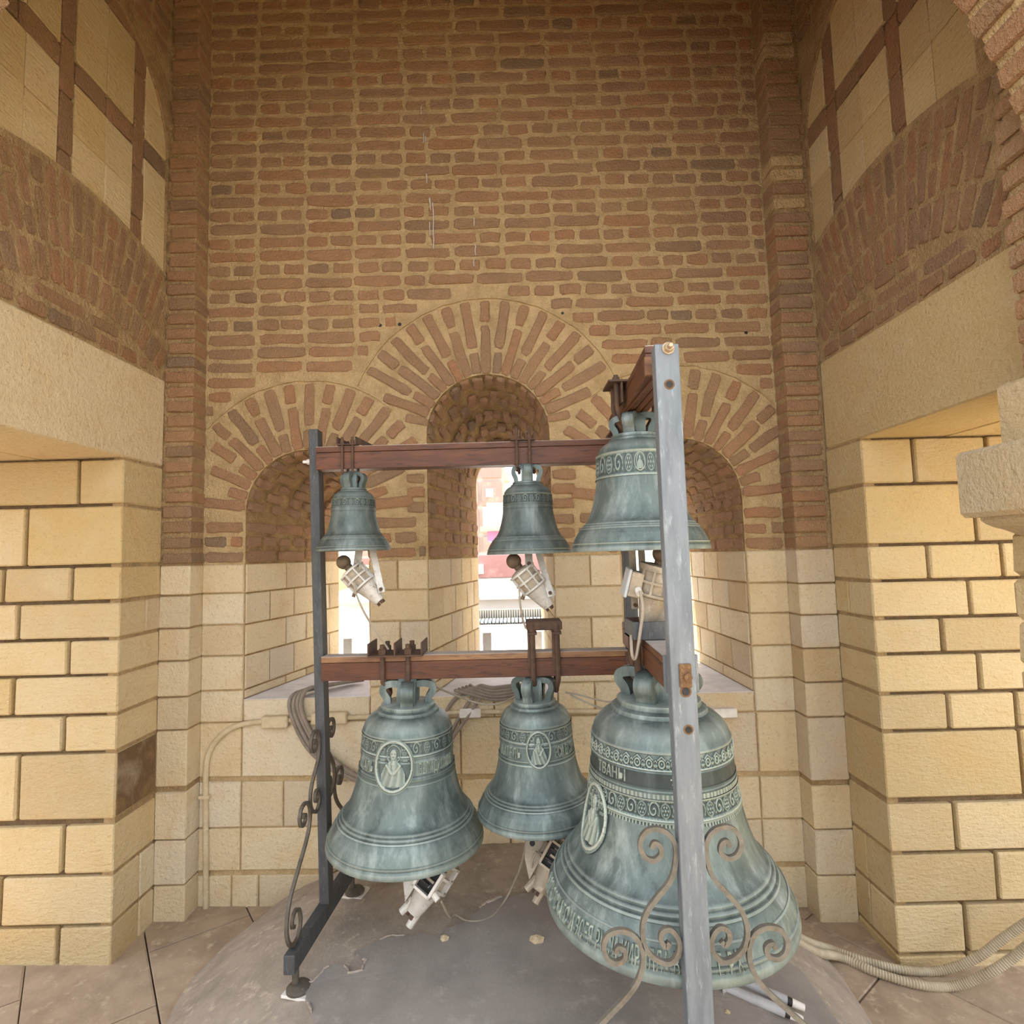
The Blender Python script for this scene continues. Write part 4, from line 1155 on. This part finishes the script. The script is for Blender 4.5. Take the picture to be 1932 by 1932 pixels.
h = hanger('rusty rods and small clamps over the upper beam in front of the middle window', (.05, -.71, 2.34))
for x, lx in ((.026, .034), (.078, .096)): urod(h, x, -.745, -.652, 2.388, 2.225, (lx, -.712, 2.205), .0062, M['rust'])
hp(h, 'clamp_plate', MB().box(.002, .102, -.752, -.645, 2.336, 2.341, .001), M['rust'])
for x in (.006, .046, .064, .098): hp(h, 'angle_iron', MB().box(x - .0025, x + .0025, -.752, -.645, 2.341, 2.372 if x < .05 else 2.372, .0005), M['rust'])
for x in (.026, .078): hp(h, 'nut', MB().cyl((x, -.745, 2.341), (x, -.745, 2.357), .009, 6), M['rust'])
# bell D: channel plates on the lower beam
h = hanger('wide channel clamp with four bolts over the lower beam, left side', (-.47, -.69, 1.476))
hp(h, 'clamp_plate', MB().box(-.592, -.372, -.745, -.60, 1.4735, 1.480, .001), M['rust'])
for x in (-.590, -.484, -.376): hp(h, 'angle_iron', MB().box(x - .003, x + .003, -.745, -.60, 1.480, 1.528, .001), M['rust'])
for x in (-.537, -.434):
    urod(h, x, -.722, -.628, 1.515, 1.372, (x + (.02 if x < -.5 else -.01), -.69, 1.315), .0095, M['rust'])
    for y in (-.722, -.628): hp(h, 'nut', MB().cyl((x, y, 1.480), (x, y, 1.503), .016, 6).cyl((x, y, 1.503), (x, y, 1.52), .010, 10), M['rust'])
# bell E: tall bracket on the lower beam
h = hanger('tall rusty bracket with a wooden block over the lower beam', (.10, -.70, 1.476))
for x in (.068, .166):
    urod(h, x, -.748, -.645, 1.595, 1.372, (x + (.008 if x < .1 else -.006), -.70, 1.318), .011, M['rust'])
    hp(h, 'strap', MB().box(x - .020, x - .006, -.742, -.735, 1.40, 1.60, .001), M['rust'])
    hp(h, 'strap', MB().box(x - .018, x + .018, -.76, -.635, 1.548, 1.558, .001), M['rust'])
    hp(h, 'nut', MB().cyl((x, -.748, 1.56), (x, -.748, 1.582), .014, 6), M['rust'])
hp(h, 'bridge_block', MB().box(.045, .188, -.755, -.64, 1.565, 1.60, .004), M['rust'])
# bell C: bars over the upper side beam
h = hanger('rusty bars looped over the high side beam above the mid-sized bell', (.42, -1.10, 2.43))
hp(h, 'clamp_plate', MB().box(.335, .535, -1.17, -1.05, 2.440, 2.447, .001), M['rust'])
hp(h, 'side_plate', MB().box(.378, .384, -1.165, -1.055, 2.37, 2.45, .001), M['rust'])
for y in (-1.14, -1.08):
    q = [(.366, y, 2.47), (.366, y, 2.40), (.368, y, 2.35), (.40, y + (-1.10 - y) * .5, 2.285), (.425, -1.105, 2.272), (.47, y + (-1.10 - y) * .5, 2.285), (.505, y, 2.35), (.507, y, 2.40), (.507, y, 2.47)]
    hp(h, 'u_rod', MB().tube(spline(q, 4), .0085, 8), M['rust'], True)
    for x in (.366, .507): hp(h, 'nut', MB().cyl((x, y, 2.447), (x, y, 2.462), .013, 6), M['rust'])
# bell F: heavy plate over the lower side beam
h = hanger('heavy rusty plate and thick bars over the lower side beam above the biggest bell', (.45, -1.13, 1.593))
hp(h, 'clamp_plate', MB().box(.375, .545, -1.20, -1.07, 1.592, 1.600, .001), M['rust'])
hp(h, 'channel', MB().box(.375, .545, -1.205, -1.198, 1.592, 1.648, .001).box(.375, .381, -1.20, -1.07, 1.592, 1.648, .001), M['paint_dark'])
hp(h, 'channel', MB().box(.375, .545, -1.075, -1.068, 1.592, 1.648, .001), M['rust'])
for y in (-1.175, -1.095):
    q = [(.392, y, 1.63), (.392, y, 1.56), (.393, y, 1.50), (.405, y + (-1.13 - y) * .4, 1.452), (.448, -1.133, 1.430), (.50, y + (-1.13 - y) * .4, 1.452), (.515, y, 1.50), (.517, y, 1.56), (.517, y, 1.63)]
    hp(h, 'u_rod', MB().tube(spline(q, 4), .012, 10), M['rust'], True)
    for x in (.392, .517): hp(h, 'nut', MB().cyl((x, y, 1.600), (x, y, 1.622), .018, 6), M['rust'])

h.location.y -= .028; h.location.x -= .006

# ================================================================== ELECTRIC STRIKERS
def striker(label, ball_at, tail_at, front, size=1.0, mat='striker', box=None, gland=True, bracket=None, label_box=None):
    """axis from tail to ball; front = direction that faces the viewer"""
    b_ = Vector(ball_at); t_ = Vector(tail_at); ax = (b_ - t_).normalized(); L = (b_ - t_).length
    fr_ = Vector(front); fr_ = (fr_ - ax * fr_.dot(ax)).normalized(); sx = fr_.cross(ax).normalized() * -1
    root = empty('bell_striker', t_, label, 'striker')
    mm = Matrix.Identity(4)
    for i in range(3): mm[i][0] = sx[i]; mm[i][1] = -fr_[i]; mm[i][2] = ax[i]
    mm.translation = t_; root.matrix_world = mm
    s = L / .225; m_ = M[mat]
    MB().ball((0, 0, .222 * s), .031 * s, 20, 12).build('ball', M['ball'], root, True)
    MB().lathe([(.014 * s, .178 * s), (.018 * s, .188 * s), (.018 * s, .196 * s), (.014 * s, .202 * s)], 18, None, True).build('neck', M['ball'], root, True)
    body = MB().lathe([(.030 * s, .080 * s), (.046 * s, .082 * s), (.050 * s, .090 * s), (.050 * s, .168 * s), (.045 * s, .178 * s), (.020 * s, .184 * s)], 24, None, True)
    body.build('motor_body', M['striker_old'], root, True)
    ribs = MB()
    for z in (.088, .128, .168): ribs.lathe([(.050 * s, (z - .004) * s), (.0595 * s, (z - .004) * s), (.0595 * s, (z + .004) * s), (.050 * s, (z + .004) * s)], 24)
    for i in range(8):
        a = math.pi * 2 * (i + .5) / 8; ribs.box(-.0035 * s, .0035 * s, -.0585 * s, -.046 * s, .088 * s, .168 * s, 0, Matrix.Rotation(a, 4, 'Z'))
    ribs.build('rib', m_, root)
    MB().lathe([(.012 * s, -.012 * s), (.023 * s, -.010 * s), (.026 * s, 0), (.044 * s, .078 * s), (.050 * s, .082 * s)], 20, None, True).build('tail_cone', m_, root, True)
    for a in (0.4, 2.5, 4.6):
        c = (.014 * s * math.sin(a), -.014 * s * math.cos(a), -.012 * s)
        MB().cyl(c, (c[0], c[1], -.024 * s), .007 * s, 6).build('tail_bolt', M['rust'], root)
    if gland: MB().cyl((-.050 * s, -.012 * s, .092 * s), (-.068 * s, -.016 * s, .080 * s), .008 * s, 10).build('cable_gland', M['ball'], root)
    if bracket:
        # flat arms in the mount plane, rising into the bell; given in world points
        inv = mm.inverted()
        for (p0, p1, w) in bracket:
            a = inv @ Vector(p0); c = inv @ Vector(p1)
            d = (c - a).normalized(); up_ = d.cross(Vector((0, 1, 0))).normalized()
            MB().bar([a - d * w * .6, c], [(-w / 2, -.003), (w / 2, -.003), (w / 2, .003), (-w / 2, .003)], up_).build('mount_arm', m_, root)
            MB().cyl((a.x, a.y - .010, a.z), (a.x, a.y + .008, a.z), w * .30, 6).build('pivot_bolt', M['rust'], root)
        MB().add([(.018 * s, -.004, .0), (.052 * s, -.004, .012 * s), (.062 * s, -.004, .05 * s), (.050 * s, -.004, .15 * s), (.030 * s, -.004, .16 * s), (.018 * s, .004, .0), (.052 * s, .004, .012 * s), (.062 * s, .004, .05 * s), (.050 * s, .004, .15 * s), (.030 * s, .004, .16 * s)],
                 [(0, 1, 2, 3, 4), (9, 8, 7, 6, 5), (0, 5, 6, 1), (1, 6, 7, 2), (2, 7, 8, 3), (3, 8, 9, 4), (4, 9, 5, 0)]).build('cheek_plate', m_, root)
    if box == 'open':
        w_, d_ = .036 * s, .060 * s
        bx = MB()
        y0, y1 = -.085 * s, -.045 * s
        for (xa, xb, za, zb) in ((-w_, w_, .062, .070), (-w_, w_, .142, .150), (-w_, -w_ + .009 * s, .062, .150), (w_ - .009 * s, w_, .062, .150)): bx.box(xa, xb, y0, y1, za * s, zb * s, .0008)
        bx.build('terminal_box', M['white'] if mat == 'striker' else m_, root)
        MB().box(-w_ + .006 * s, w_ - .006 * s, -.058 * s, -.045 * s, .069 * s, .143 * s).build('terminal_recess', M['dark'], root)
        for q, (zz_, xx_) in enumerate(((.09, -.006), (.106, .004), (.122, -.004))):
            MB().box((xx_ - .018) * s, (xx_ + .016) * s, -.070 * s, -.056 * s, (zz_ - .004) * s, (zz_ + .004) * s, .001).build('terminal', M['striker_old'] if q % 2 else M['dark'], root)
        MB().cyl((w_, -.065 * s, .082 * s), (w_ + .022 * s, -.065 * s, .078 * s), .010 * s, 10).build('cable_gland', M['white'], root)
        MB().cyl((-.02 * s, 0, .02 * s), (-.034 * s, 0, -.03 * s), .016 * s, 10, .012 * s).build('tail_lug', m_, root)
        MB().cyl((.010 * s, 0, .02 * s), (.012 * s, 0, -.045 * s), .016 * s, 10, .012 * s).build('tail_lug', m_, root)
        ear = [(-.040, .0), (-.088, .045), (-.112, .085), (-.11, .13), (-.075, .19), (-.04, .15)]
        vs = [(x * s, y, z * s) for y in (-.006, .006) for x, z in ear]
        MB().add(vs, [tuple(range(6)), tuple(reversed(range(6, 12)))] + [(i, (i + 1) % 6, 6 + (i + 1) % 6, 6 + i) for i in range(6)]).build('mount_arm', m_, root)
        MB().cyl((-.090 * s, -.006, .098 * s), (-.090 * s, -.0075, .098 * s), .010 * s, 16).build('arm_hole', M['dark'], root)
    if box == 'shut':
        MB().box(-.088 * s, -.046 * s, -.034 * s, .030 * s, .070 * s, .150 * s, .003).build('terminal_box', m_, root)
        MB().box(-.097 * s, -.088 * s, -.040 * s, .036 * s, .064 * s, .156 * s, .003).build('box_cover', M['cover'], root)
        MB().cyl((-.058 * s, -.034 * s, .098 * s), (-.054 * s, -.052 * s, .088 * s), .011 * s, 10).build('cable_gland', M['white'], root)
        MB().lathe([(.040 * s, .166 * s), (.062 * s, .170 * s), (.062 * s, .182 * s), (.036 * s, .186 * s)], 26, None, False).build('flange', m_, root, True)
    return root
striker('white ribbed bell striker under the small bell by the left post', (-.690, -.735, 1.858), (-.548, -.735, 1.703), (0, -1, 0), mat='striker',
        bracket=[((-.532, -.755, 1.745), (-.585, -.70, 1.93), .026), ((-.628, -.755, 1.842), (-.628, -.70, 1.95), .030)])
striker('white ribbed bell striker under the small bell by the middle window', (.000, -.76, 1.845), (.132, -.76, 1.668), (0, -1, 0), mat='striker',
        bracket=[((.142, -.785, 1.715), (.095, -.72, 1.91), .026), ((.062, -.785, 1.832), (.062, -.72, 1.93), .030)])
striker('dusty striker with a pale square cover under the high right bell', (.487, -1.18, 1.862), (.432, -1.155, 1.640), (0, -1, 0), mat='striker_old', box='shut',
        bracket=[((.405, -1.11, 1.69), (.405, -1.10, 1.93), .022), ((.438, -1.10, 1.78), (.438, -1.09, 1.93), .022)])
striker('white striker with an open wiring box under the saint medallion bell, lower left', (-.255, -.72, .742), (-.405, -.80, .545), (-.12, -1, .55), 1.0, 'striker', 'open', False)
striker('grimy striker with an open wiring box under the lower middle bell', (.205, -.72, .800), (.065, -.80, .615), (-.10, -1, .60), 1.0, 'striker_old', 'open', False)

# ================================================================== CONDUITS, CABLES, TUBES
def arc_part(root, name, pts, r, mat, n=8, k=5):
    o = MB().tube(spline(pts, k), r, n).build(name, mat, None, True); o.parent = root
    o.matrix_parent_inverse = Matrix.Translation(root.location).inverted(); return o
def rbox(root, name, x0, x1, y0, y1, z0, z1, ch, mat):
    vs, fs = boxvf(x0, x1, y0, y1, z0, z1, ch); o = mkobj(name, vs, fs, mat); o.parent = root
    o.matrix_parent_inverse = Matrix.Translation(root.location).inverted(); return o
c = empty('wall_conduit', (-1.61, -.02, .11), 'beige plastic conduit bending up the back wall with pale couplings', 'conduit')
arc_part(c, 'pipe', [(-1.612, -.022, .10), (-1.617, -.022, .40), (-1.622, -.022, .67), (-1.622, -.022, .803), (-1.605, -.022, .888), (-1.548, -.022, .965), (-1.46, -.022, 1.016), (-1.32, -.022, 1.034), (-1.10, -.022, 1.040)], .0145, M['conduit'], 10)
arc_part(c, 'pipe', [(-1.10, -.022, 1.042), (-.7, -.022, 1.044), (-.3, -.022, 1.054), (.34, -.022, 1.043), (1.03, -.022, 1.022)], .0125, M['conduit'], 10)
for x0, x1, z in ((-1.327, -1.19, 1.034), (-1.07, -.885, 1.046)): rbox(c, 'junction_box', x0, x1, -.052, -.003, z - .030, z + .030, .006, M['conduit'])
for x0, x1, z in ((-.30, -.19, 1.055), (1.0, 1.14, 1.021)):
    o = rbox(c, 'junction_box', x0, x1, -.05, -.003, z - .026, z + .022, .006, M['white']); o['label'] = 'white junction box'
rbox(c, 'pipe_clip', -1.652, -1.598, -.04, -.002, .655, .672, .002, M['conduit'])
cb = empty('cable_bundle', (-1.10, -.035, 1.15), 'grey cables hanging off the left window sill behind the steel post', 'cable')
for i, (dx, dz, dd) in enumerate(((0, 0, 0), (.022, .006, .006), (.042, .012, .0), (.060, .018, .008))):
    arc_part(cb, 'cable', [(-.95 + dx, .30, 1.165), (-1.113 + dx, .10, 1.166 + dz), (-1.168 + dx, .0, 1.168 + dz), (-1.186 + dx, -.035, 1.13), (-1.167 + dx, -.04 - dd, 1.05 + dz * .4), (-1.103 + dx, -.04 - dd, .92 + dz), (-1.021 + dx, -.04 - dd, .832 + dz * .8), (-.925 + dx, -.04 - dd, .766 + dz * .6), (-.76, -.04 - dd, .70 + dz)], .0105, M['cable'])
cb = empty('cable_bundle', (-.2, -.05, 1.16), 'coiled grey cables draped over the middle window sill behind the lower beam', 'cable')
for i in range(5):
    z = .010 * i
    arc_part(cb, 'cable', [(-.33 + .02 * i, .06, 1.148 + z * .6), (-.30 + .02 * i, -.015, 1.16 + z * .4), (-.247 + .016 * i, -.03, 1.150 + z), (-.123, -.032 - .004 * i, 1.118 + z * 1.6), (.001, -.032, 1.128 + z * 1.5), (.095 + .01 * i, -.02, 1.15 + z), (.13, .06, 1.148 + z * .6)], .0095, M['cable'])
arc_part(cb, 'cable', [(-.20, .08, 1.147), (-.214, -.012, 1.150), (-.284, -.03, 1.06), (-.347, -.03, .95), (-.387, -.03, .86), (-.417, -.03, .66), (-.43, -.03, .45)], .0095, M['cable'])
arc_part(cb, 'cable', [(-.15, .08, 1.147), (-.172, -.014, 1.150), (-.262, -.045, 1.03), (-.346, -.045, .92), (-.386, -.045, .83), (-.40, -.045, .66), (-.415, -.045, .45)], .0095, M['cable'])
arc_part(cb, 'cable', [(-.27, .08, 1.147), (-.29, -.012, 1.150), (-.365, -.022, 1.07), (-.405, -.022, .91), (-.425, -.022, .6), (-.44, -.022, .45)], .0095, M['cable'])
def wire(label, pts, r=.0042, cat='cable'):
    o = MB().tube(spline(pts, 6), r, 6).build('thin_wire', M['wire'], None, True); tag(o, label, cat); return o
wire('thin wire from the striker under the left small bell down to the lower beam', [(-.628, -.80, 1.775), (-.622, -.79, 1.73), (-.596, -.77, 1.655), (-.557, -.74, 1.576), (-.515, -.712, 1.500)])
wire('thin wire from the striker under the middle small bell to the tall bracket', [(.020, -.82, 1.745), (.022, -.815, 1.68), (.030, -.79, 1.622), (.042, -.762, 1.575)])
wire('pale wire looping from the square-boxed striker to the heavy plate', [(.398, -1.232, 1.745), (.400, -1.242, 1.687), (.390, -1.242, 1.622), (.377, -1.242, 1.554), (.368, -1.242, 1.536), (.361, -1.242, 1.554), (.366, -1.215, 1.605)], .005)
wire('thin wire sagging between the saint medallion bell and the lower middle bell', [(-.40, -.62, 1.372), (-.391, -.6, 1.346), (-.285, -.55, 1.28), (-.175, -.5, 1.224), (-.083, -.52, 1.222), (.0, -.64, 1.285)])
wire('thin wire with a shallow sag between the lower middle bell and the biggest bell', [(.20, -.66, 1.298), (.256, -.68, 1.291), (.331, -.74, 1.283), (.365, -.85, 1.308), (.385, -1.02, 1.40)])
wire('lower thin wire sagging between the lower middle bell and the biggest bell', [(.22, -.66, 1.288), (.273, -.68, 1.266), (.330, -.74, 1.255), (.365, -.85, 1.290), (.385, -1.03, 1.39)])
wire('thin wire from the saint bell striker looping over the cement mound', [(-.300, -.83, .590), (-.285, -.72, .470), (-.276, -.615, .413), (-.225, -.654, .412), (-.172, -.657, .412), (-.12, -.626, .412), (-.079, -.549, .415), (-.044, -.52, .457), (.004, -.6, .606), (.033, -.66, .78)])
wire('thin wire dropping from the grimy striker to the cement behind the biggest bell', [(.060, -.79, .74), (.042, -.78, .70), (.045, -.75, .635), (.071, -.65, .528), (.124, -.53, .418), (.20, -.5, .415)])
def hose(label, pts, r, name='flexible_hose'):
    q = spline(pts, 10); L = [0]
    for a, b in zip(q, q[1:]): L.append(L[-1] + (b - a).length)
    n = int(L[-1] / .0052); out = []
    j = 0
    for i in range(n):
        d = L[-1] * i / (n - 1)
        while j < len(L) - 2 and L[j + 1] < d: j += 1
        t = (d - L[j]) / max(1e-6, L[j + 1] - L[j]); out.append(q[j].lerp(q[j + 1], t))
    rings = sweep(out, [(math.cos(2 * math.pi * k / 10), math.sin(2 * math.pi * k / 10)) for k in range(10)])
    mb = MB()
    for i, rg in enumerate(rings):
        rr = r * (1.0 if i % 2 else .86)
        mb.v += [out[i] + (p - out[i]) * rr for p in rg]
    for i in range(len(rings) - 1):
        for k in range(10): mb.f.append((i * 10 + k, i * 10 + (k + 1) % 10, (i + 1) * 10 + (k + 1) % 10, (i + 1) * 10 + k))
    mb.f.append(tuple(range(10)))
    o = mb.build(name, M['hose'], None, True); tag(o, label, 'hose', None); return o
hose('beige ribbed hose along the floor by the right jamb, upper of two', [(.95, -.50, .300), (1.10, -.47, .245), (1.24, -.43, .150), (1.383, -.345, .058), (1.481, -.404, .052), (1.624, -.465, .048), (1.78, -.475, .048), (1.897, -.53, .135), (1.989, -.56, .228), (2.10, -.62, .36), (2.30, -.7, .55)], .0185)
hose('beige ribbed hose along the floor by the right jamb, lower of two', [(.95, -.55, .300), (1.10, -.53, .245), (1.25, -.48, .140), (1.398, -.395, .058), (1.502, -.480, .052), (1.634, -.548, .048), (1.77, -.56, .048), (1.871, -.62, .140), (1.947, -.65, .215), (2.03, -.70, .33), (2.25, -.78, .55)], .0185)
def tubeth(label, p0, p1, r, clip):
    p0, p1 = Vector(p0), Vector(p1); d = (p1 - p0).normalized()
    root = empty('steel_tube', p0, label, 'pipe')
    def add(name, mb, mat, sm=True):
        o = mb.build(name, mat, None, sm); o.parent = root; o.matrix_parent_inverse = Matrix.Translation(p0).inverted()
    add('tube_body', MB().cyl(p0, p1, r, 16), M['tube'])
    add('collar', MB().cyl(p1, p1 + d * .016, r * .86, 16), M['dark'])
    add('end_plug', MB().cyl(p1 + d * .016, p1 + d * .055, r * .86, 16, r * .7), M['white'])
    if clip:
        a = p0.lerp(p1, .52); s_ = Vector((d.y, -d.x, 0)).normalized()
        q = [a + Vector((0, 0, r * 1.12)) - s_ * r * .6, a + Vector((0, 0, r * 1.15)) + s_ * r * .2, a + s_ * r * 1.15, a + s_ * (r * 1.5) - Vector((0, 0, r * .5)), a + s_ * (r * 3.4) - Vector((0, 0, r * .85))]
        add('pipe_clip', MB().bar(spline(q, 4), [(-.002, -.010), (.002, -.010), (.002, .010), (-.002, .010)], None), M['tube'])
tubeth('grey steel tube with a clip under the biggest bell, nearer of two', (.50, -.90, .408), (.862, -1.028, .330), .0155, True)
tubeth('grey steel tube without clip under the biggest bell, farther of two', (.55, -.86, .408), (.895, -.975, .326), .0150, False)
chip(-.302, -.756, .019, 3, 'pale stone chip lying beside the crack left of centre', M['stone_pale'])
chip(.049, -.780, .027, 5, 'larger pale stone chip near the rim of the biggest bell', M['stone_pale'])
chip(.60, -1.00, .013, 8, 'small yellowish stone chip beside the steel tube clip', M['stone'])
chip(.66, -1.06, .011, 9, 'small stone chip in front of the two steel tubes', M['stone_pale'])

# ================================================================== OUTSIDE: terraces and the town
struct(mkobj('floor_terrace', [(-9, -9, .02), (9, -9, .02), (9, -1.2, .02), (-9, -1.2, .02)], [(0, 1, 2, 3)], M['stone_pale']))  # unseen floor behind the camera, made pale to bounce sun onto upper walls
tl_ = MB().box(-12, -2.87, -9, 9, -.3, .05); tl_.box(2.7, 12, -9, 9, -.3, .0); struct(tl_.build('floor_outside', M['stone_tooled']))  # unseen side floors, tinted warm for golden bounce into the doorways
MB_BR = simple('far_brick', (196, 150, 146), (182, 136, 132), .5, .9, 0, 0, c3=(206, 164, 158))  # far colours kept pale, bright haze put into them instead of the air
MB_CO = simple('far_concrete', (190, 184, 180), (172, 166, 164), .4, .9, 0, 0)
MB_WH = simple('far_white', (226, 224, 222), (210, 208, 208), .5, .8, 0, 0)
MB_PK = simple('far_pink', (216, 150, 196), (204, 140, 186), .5, .8, 0, 0)
MB_LI = simple('far_lilac', (176, 170, 214), (166, 160, 204), .5, .8, 0, 0)
MB_BE = simple('far_beige', (214, 190, 150), (200, 176, 138), .5, .8, 0, 0)
MB_GL = simple('far_window', (96, 104, 108), (78, 86, 92), .5, .3, 0, 0)
MB_FE = simple('far_sheet', (178, 172, 160), (158, 150, 140), 2, .6, .2, 0)
MB_BL = simple('far_blue_sheet', (170, 190, 204), (156, 176, 192), 2, .6, .2, 0)
def bpart(root, name, x0, x1, y0, y1, z0, z1, mat):
    vs, fs = boxvf(x0, x1, y0, y1, z0, z1); o = mkobj(name, vs, fs, mat); o.parent = root; o.matrix_parent_inverse = Matrix.Translation(root.location).inverted(); return o
def window(root, x0, x1, y, z0, z1, frame=MB_WH, glass=MB_GL, bars=1):
    w = bpart(root, 'window', x0, x1, y - .12, y + .05, z0, z1, frame); t = (x1 - x0) * .1
    n = bars; wd = (x1 - x0 - t * (n + 1)) / n
    for i in range(n):
        vs, fs = boxvf(x0 + t + i * (wd + t), x0 + t + i * (wd + t) + wd, y - .14, y - .1, z0 + t, z1 - t)
        o = mkobj('pane', vs, fs, glass); o.parent = w; o.matrix_parent_inverse = w.matrix_parent_inverse.copy()
    return w
# tall unfinished brick block
Yb = 55.0
b = empty('apartment_block', (-9, Yb, -14), 'tall red brick block with grey concrete frame seen through the middle window', 'building')
bpart(b, 'concrete_frame', -16, -.75, Yb + .3, Yb + 10, -14, 24, MB_CO)
for fl_ in range(13):
    z = -13.5 + 2.9 * fl_
    for x0, x1 in ((-15.8, -12.4), (-12.0, -8.6), (-8.2, -5.6), (-5.2, -3.5), (-3.1, -1.05)):
        bpart(b, 'brick_panel', x0, x1, Yb, Yb + .4, z + .25, z + 2.75, MB_BR)
    if fl_ in (4, 6, 7): window(b, -2.7, -1.9, Yb, z + 1.1, z + 2.0)
    bpart(b, 'balcony', -.75, -.2, Yb + .5, Yb + 3, z, z + .9, MB_CO)
# white house with balcony
Yh = 32.0
b = empty('white_house', (-2.2, Yh, -12), 'small white house with a balcony and pink lower floor beyond the middle window', 'building')
bpart(b, 'wall', -1.85, 3.0, Yh, Yh + 6, 3.6, 4.9, MB_WH); bpart(b, 'wall', -1.6, 3.0, Yh, Yh + 6, 2.75, 3.35, MB_PK); bpart(b, 'wall', -1.3, 3.0, Yh - .02, Yh + 6, 2.05, 2.78, MB_LI); bpart(b, 'wall', -1.9, 3.0, Yh, Yh + 6, -12, 2.05, MB_WH)
bpart(b, 'balcony', -2.0, -.2, Yh - .9, Yh, 3.35, 3.62, MB_CO); bpart(b, 'balcony', -2.05, -.2, Yh - .9, Yh, 1.85, 2.06, MB_CO)
window(b, -1.42, -.95, Yh, 4.05, 4.55); window(b, -1.0, -.6, Yh, 2.15, 2.7, MB_WH, MB_GL, 2)
bpart(b, 'parapet', -1.6, 3.0, Yh, Yh + .2, 4.9, 5.15, MB_WH)
# low brick building and sheds
Yl = 20.0
b = empty('low_brick_building', (0, Yl, -8), 'low red brick building with grey posts beyond the window niches', 'building')
bpart(b, 'wall', -6.4, 7, Yl, Yl + 5, -8, 1.95, MB_CO)
x = -6.2
while x < 6.6:
    bpart(b, 'brick_panel', x, x + 1.45, Yl - .08, Yl + .1, .95, 1.85, MB_BR); bpart(b, 'brick_panel', x, x + 1.45, Yl - .08, Yl + .1, -.2, .80, MB_BR); x += 1.6
window(b, -1.45, -1.22, Yl - .05, 1.1, 1.5, MB_WH, MB_GL, 1)
b = empty('beige_house', (-6.6, 17, -8), 'beige house front with a barred window seen through the left niche', 'building')
bpart(b, 'wall', -7.5, -5.0, 16.5, 19, -8, 1.6, MB_BE); window(b, -5.75, -5.2, 16.5, .35, 1.0, MB_WH, MB_GL, 3)
b = empty('white_annex', (5, 16, -8), 'white annex with a small paned window seen beside the front post', 'building')
bpart(b, 'wall', 3.6, 8, 16, 18, -8, 3.4, MB_WH); window(b, 4.75, 5.35, 16, -.25, .65, MB_WH, MB_BL, 2)
o = MB()
for i in range(90):
    x0 = -2.6 + i * .06; o.box(x0, x0 + .04, 10.9, 11.0, -.5, .52)
b = empty('sheet_fence', (0, 11, -6), 'grey corrugated sheet fence below the brick building outside', 'fence')
q = o.build('corrugated_sheet', MB_FE); q.parent = b; q.matrix_parent_inverse = Matrix.Translation(b.location).inverted()
bpart(b, 'back_sheet', -2.6, 2.8, 11.0, 11.05, -6, .50, MB_FE)
b = empty('white_shed_roof', (0, 14, -6), 'white shed roof between the sheet fence and brick building outside', 'roof')
vs = [(-5.4, 12.2, .74), (3.6, 12.2, .74), (3.6, 17, 1.02), (-5.4, 17, 1.02), (-5.4, 12.2, .66), (3.6, 12.2, .66), (3.6, 17, .94), (-5.4, 17, .94)]
q = mkobj('roof_sheet', vs, [(0, 1, 2, 3), (7, 6, 5, 4), (0, 4, 5, 1), (1, 5, 6, 2), (2, 6, 7, 3), (3, 7, 4, 0)], MB_WH); q.parent = b; q.matrix_parent_inverse = Matrix.Translation(b.location).inverted()
bpart(b, 'shed_wall', -5.3, 3.5, 12.4, 16.9, -6, .66, MB_WH)
b = empty('white_flat_roof', (0, 7, -6), 'bright white flat roof just below the window sills outside', 'roof')
bpart(b, 'roof_slab', -9, 9, 3.6, 10.2, -.1, .24, MB_WH); bpart(b, 'roof_wall', -8.9, 8.9, 3.8, 10.1, -6, -.1, MB_WH)
q = MB()
for i in range(60): q.box(-2.6 + i * .09, -2.6 + i * .09 + .06, 10.2, 10.8, .28, .32)
q = q.build('blue_edge_sheet', MB_BL); q.parent = b; q.matrix_parent_inverse = Matrix.Translation(b.location).inverted()
struct(mkobj('ground', [(-150, 2, -8), (150, 2, -8), (150, 200, -8), (-150, 200, -8)], [(0, 1, 2, 3)], M['stone_pale']))
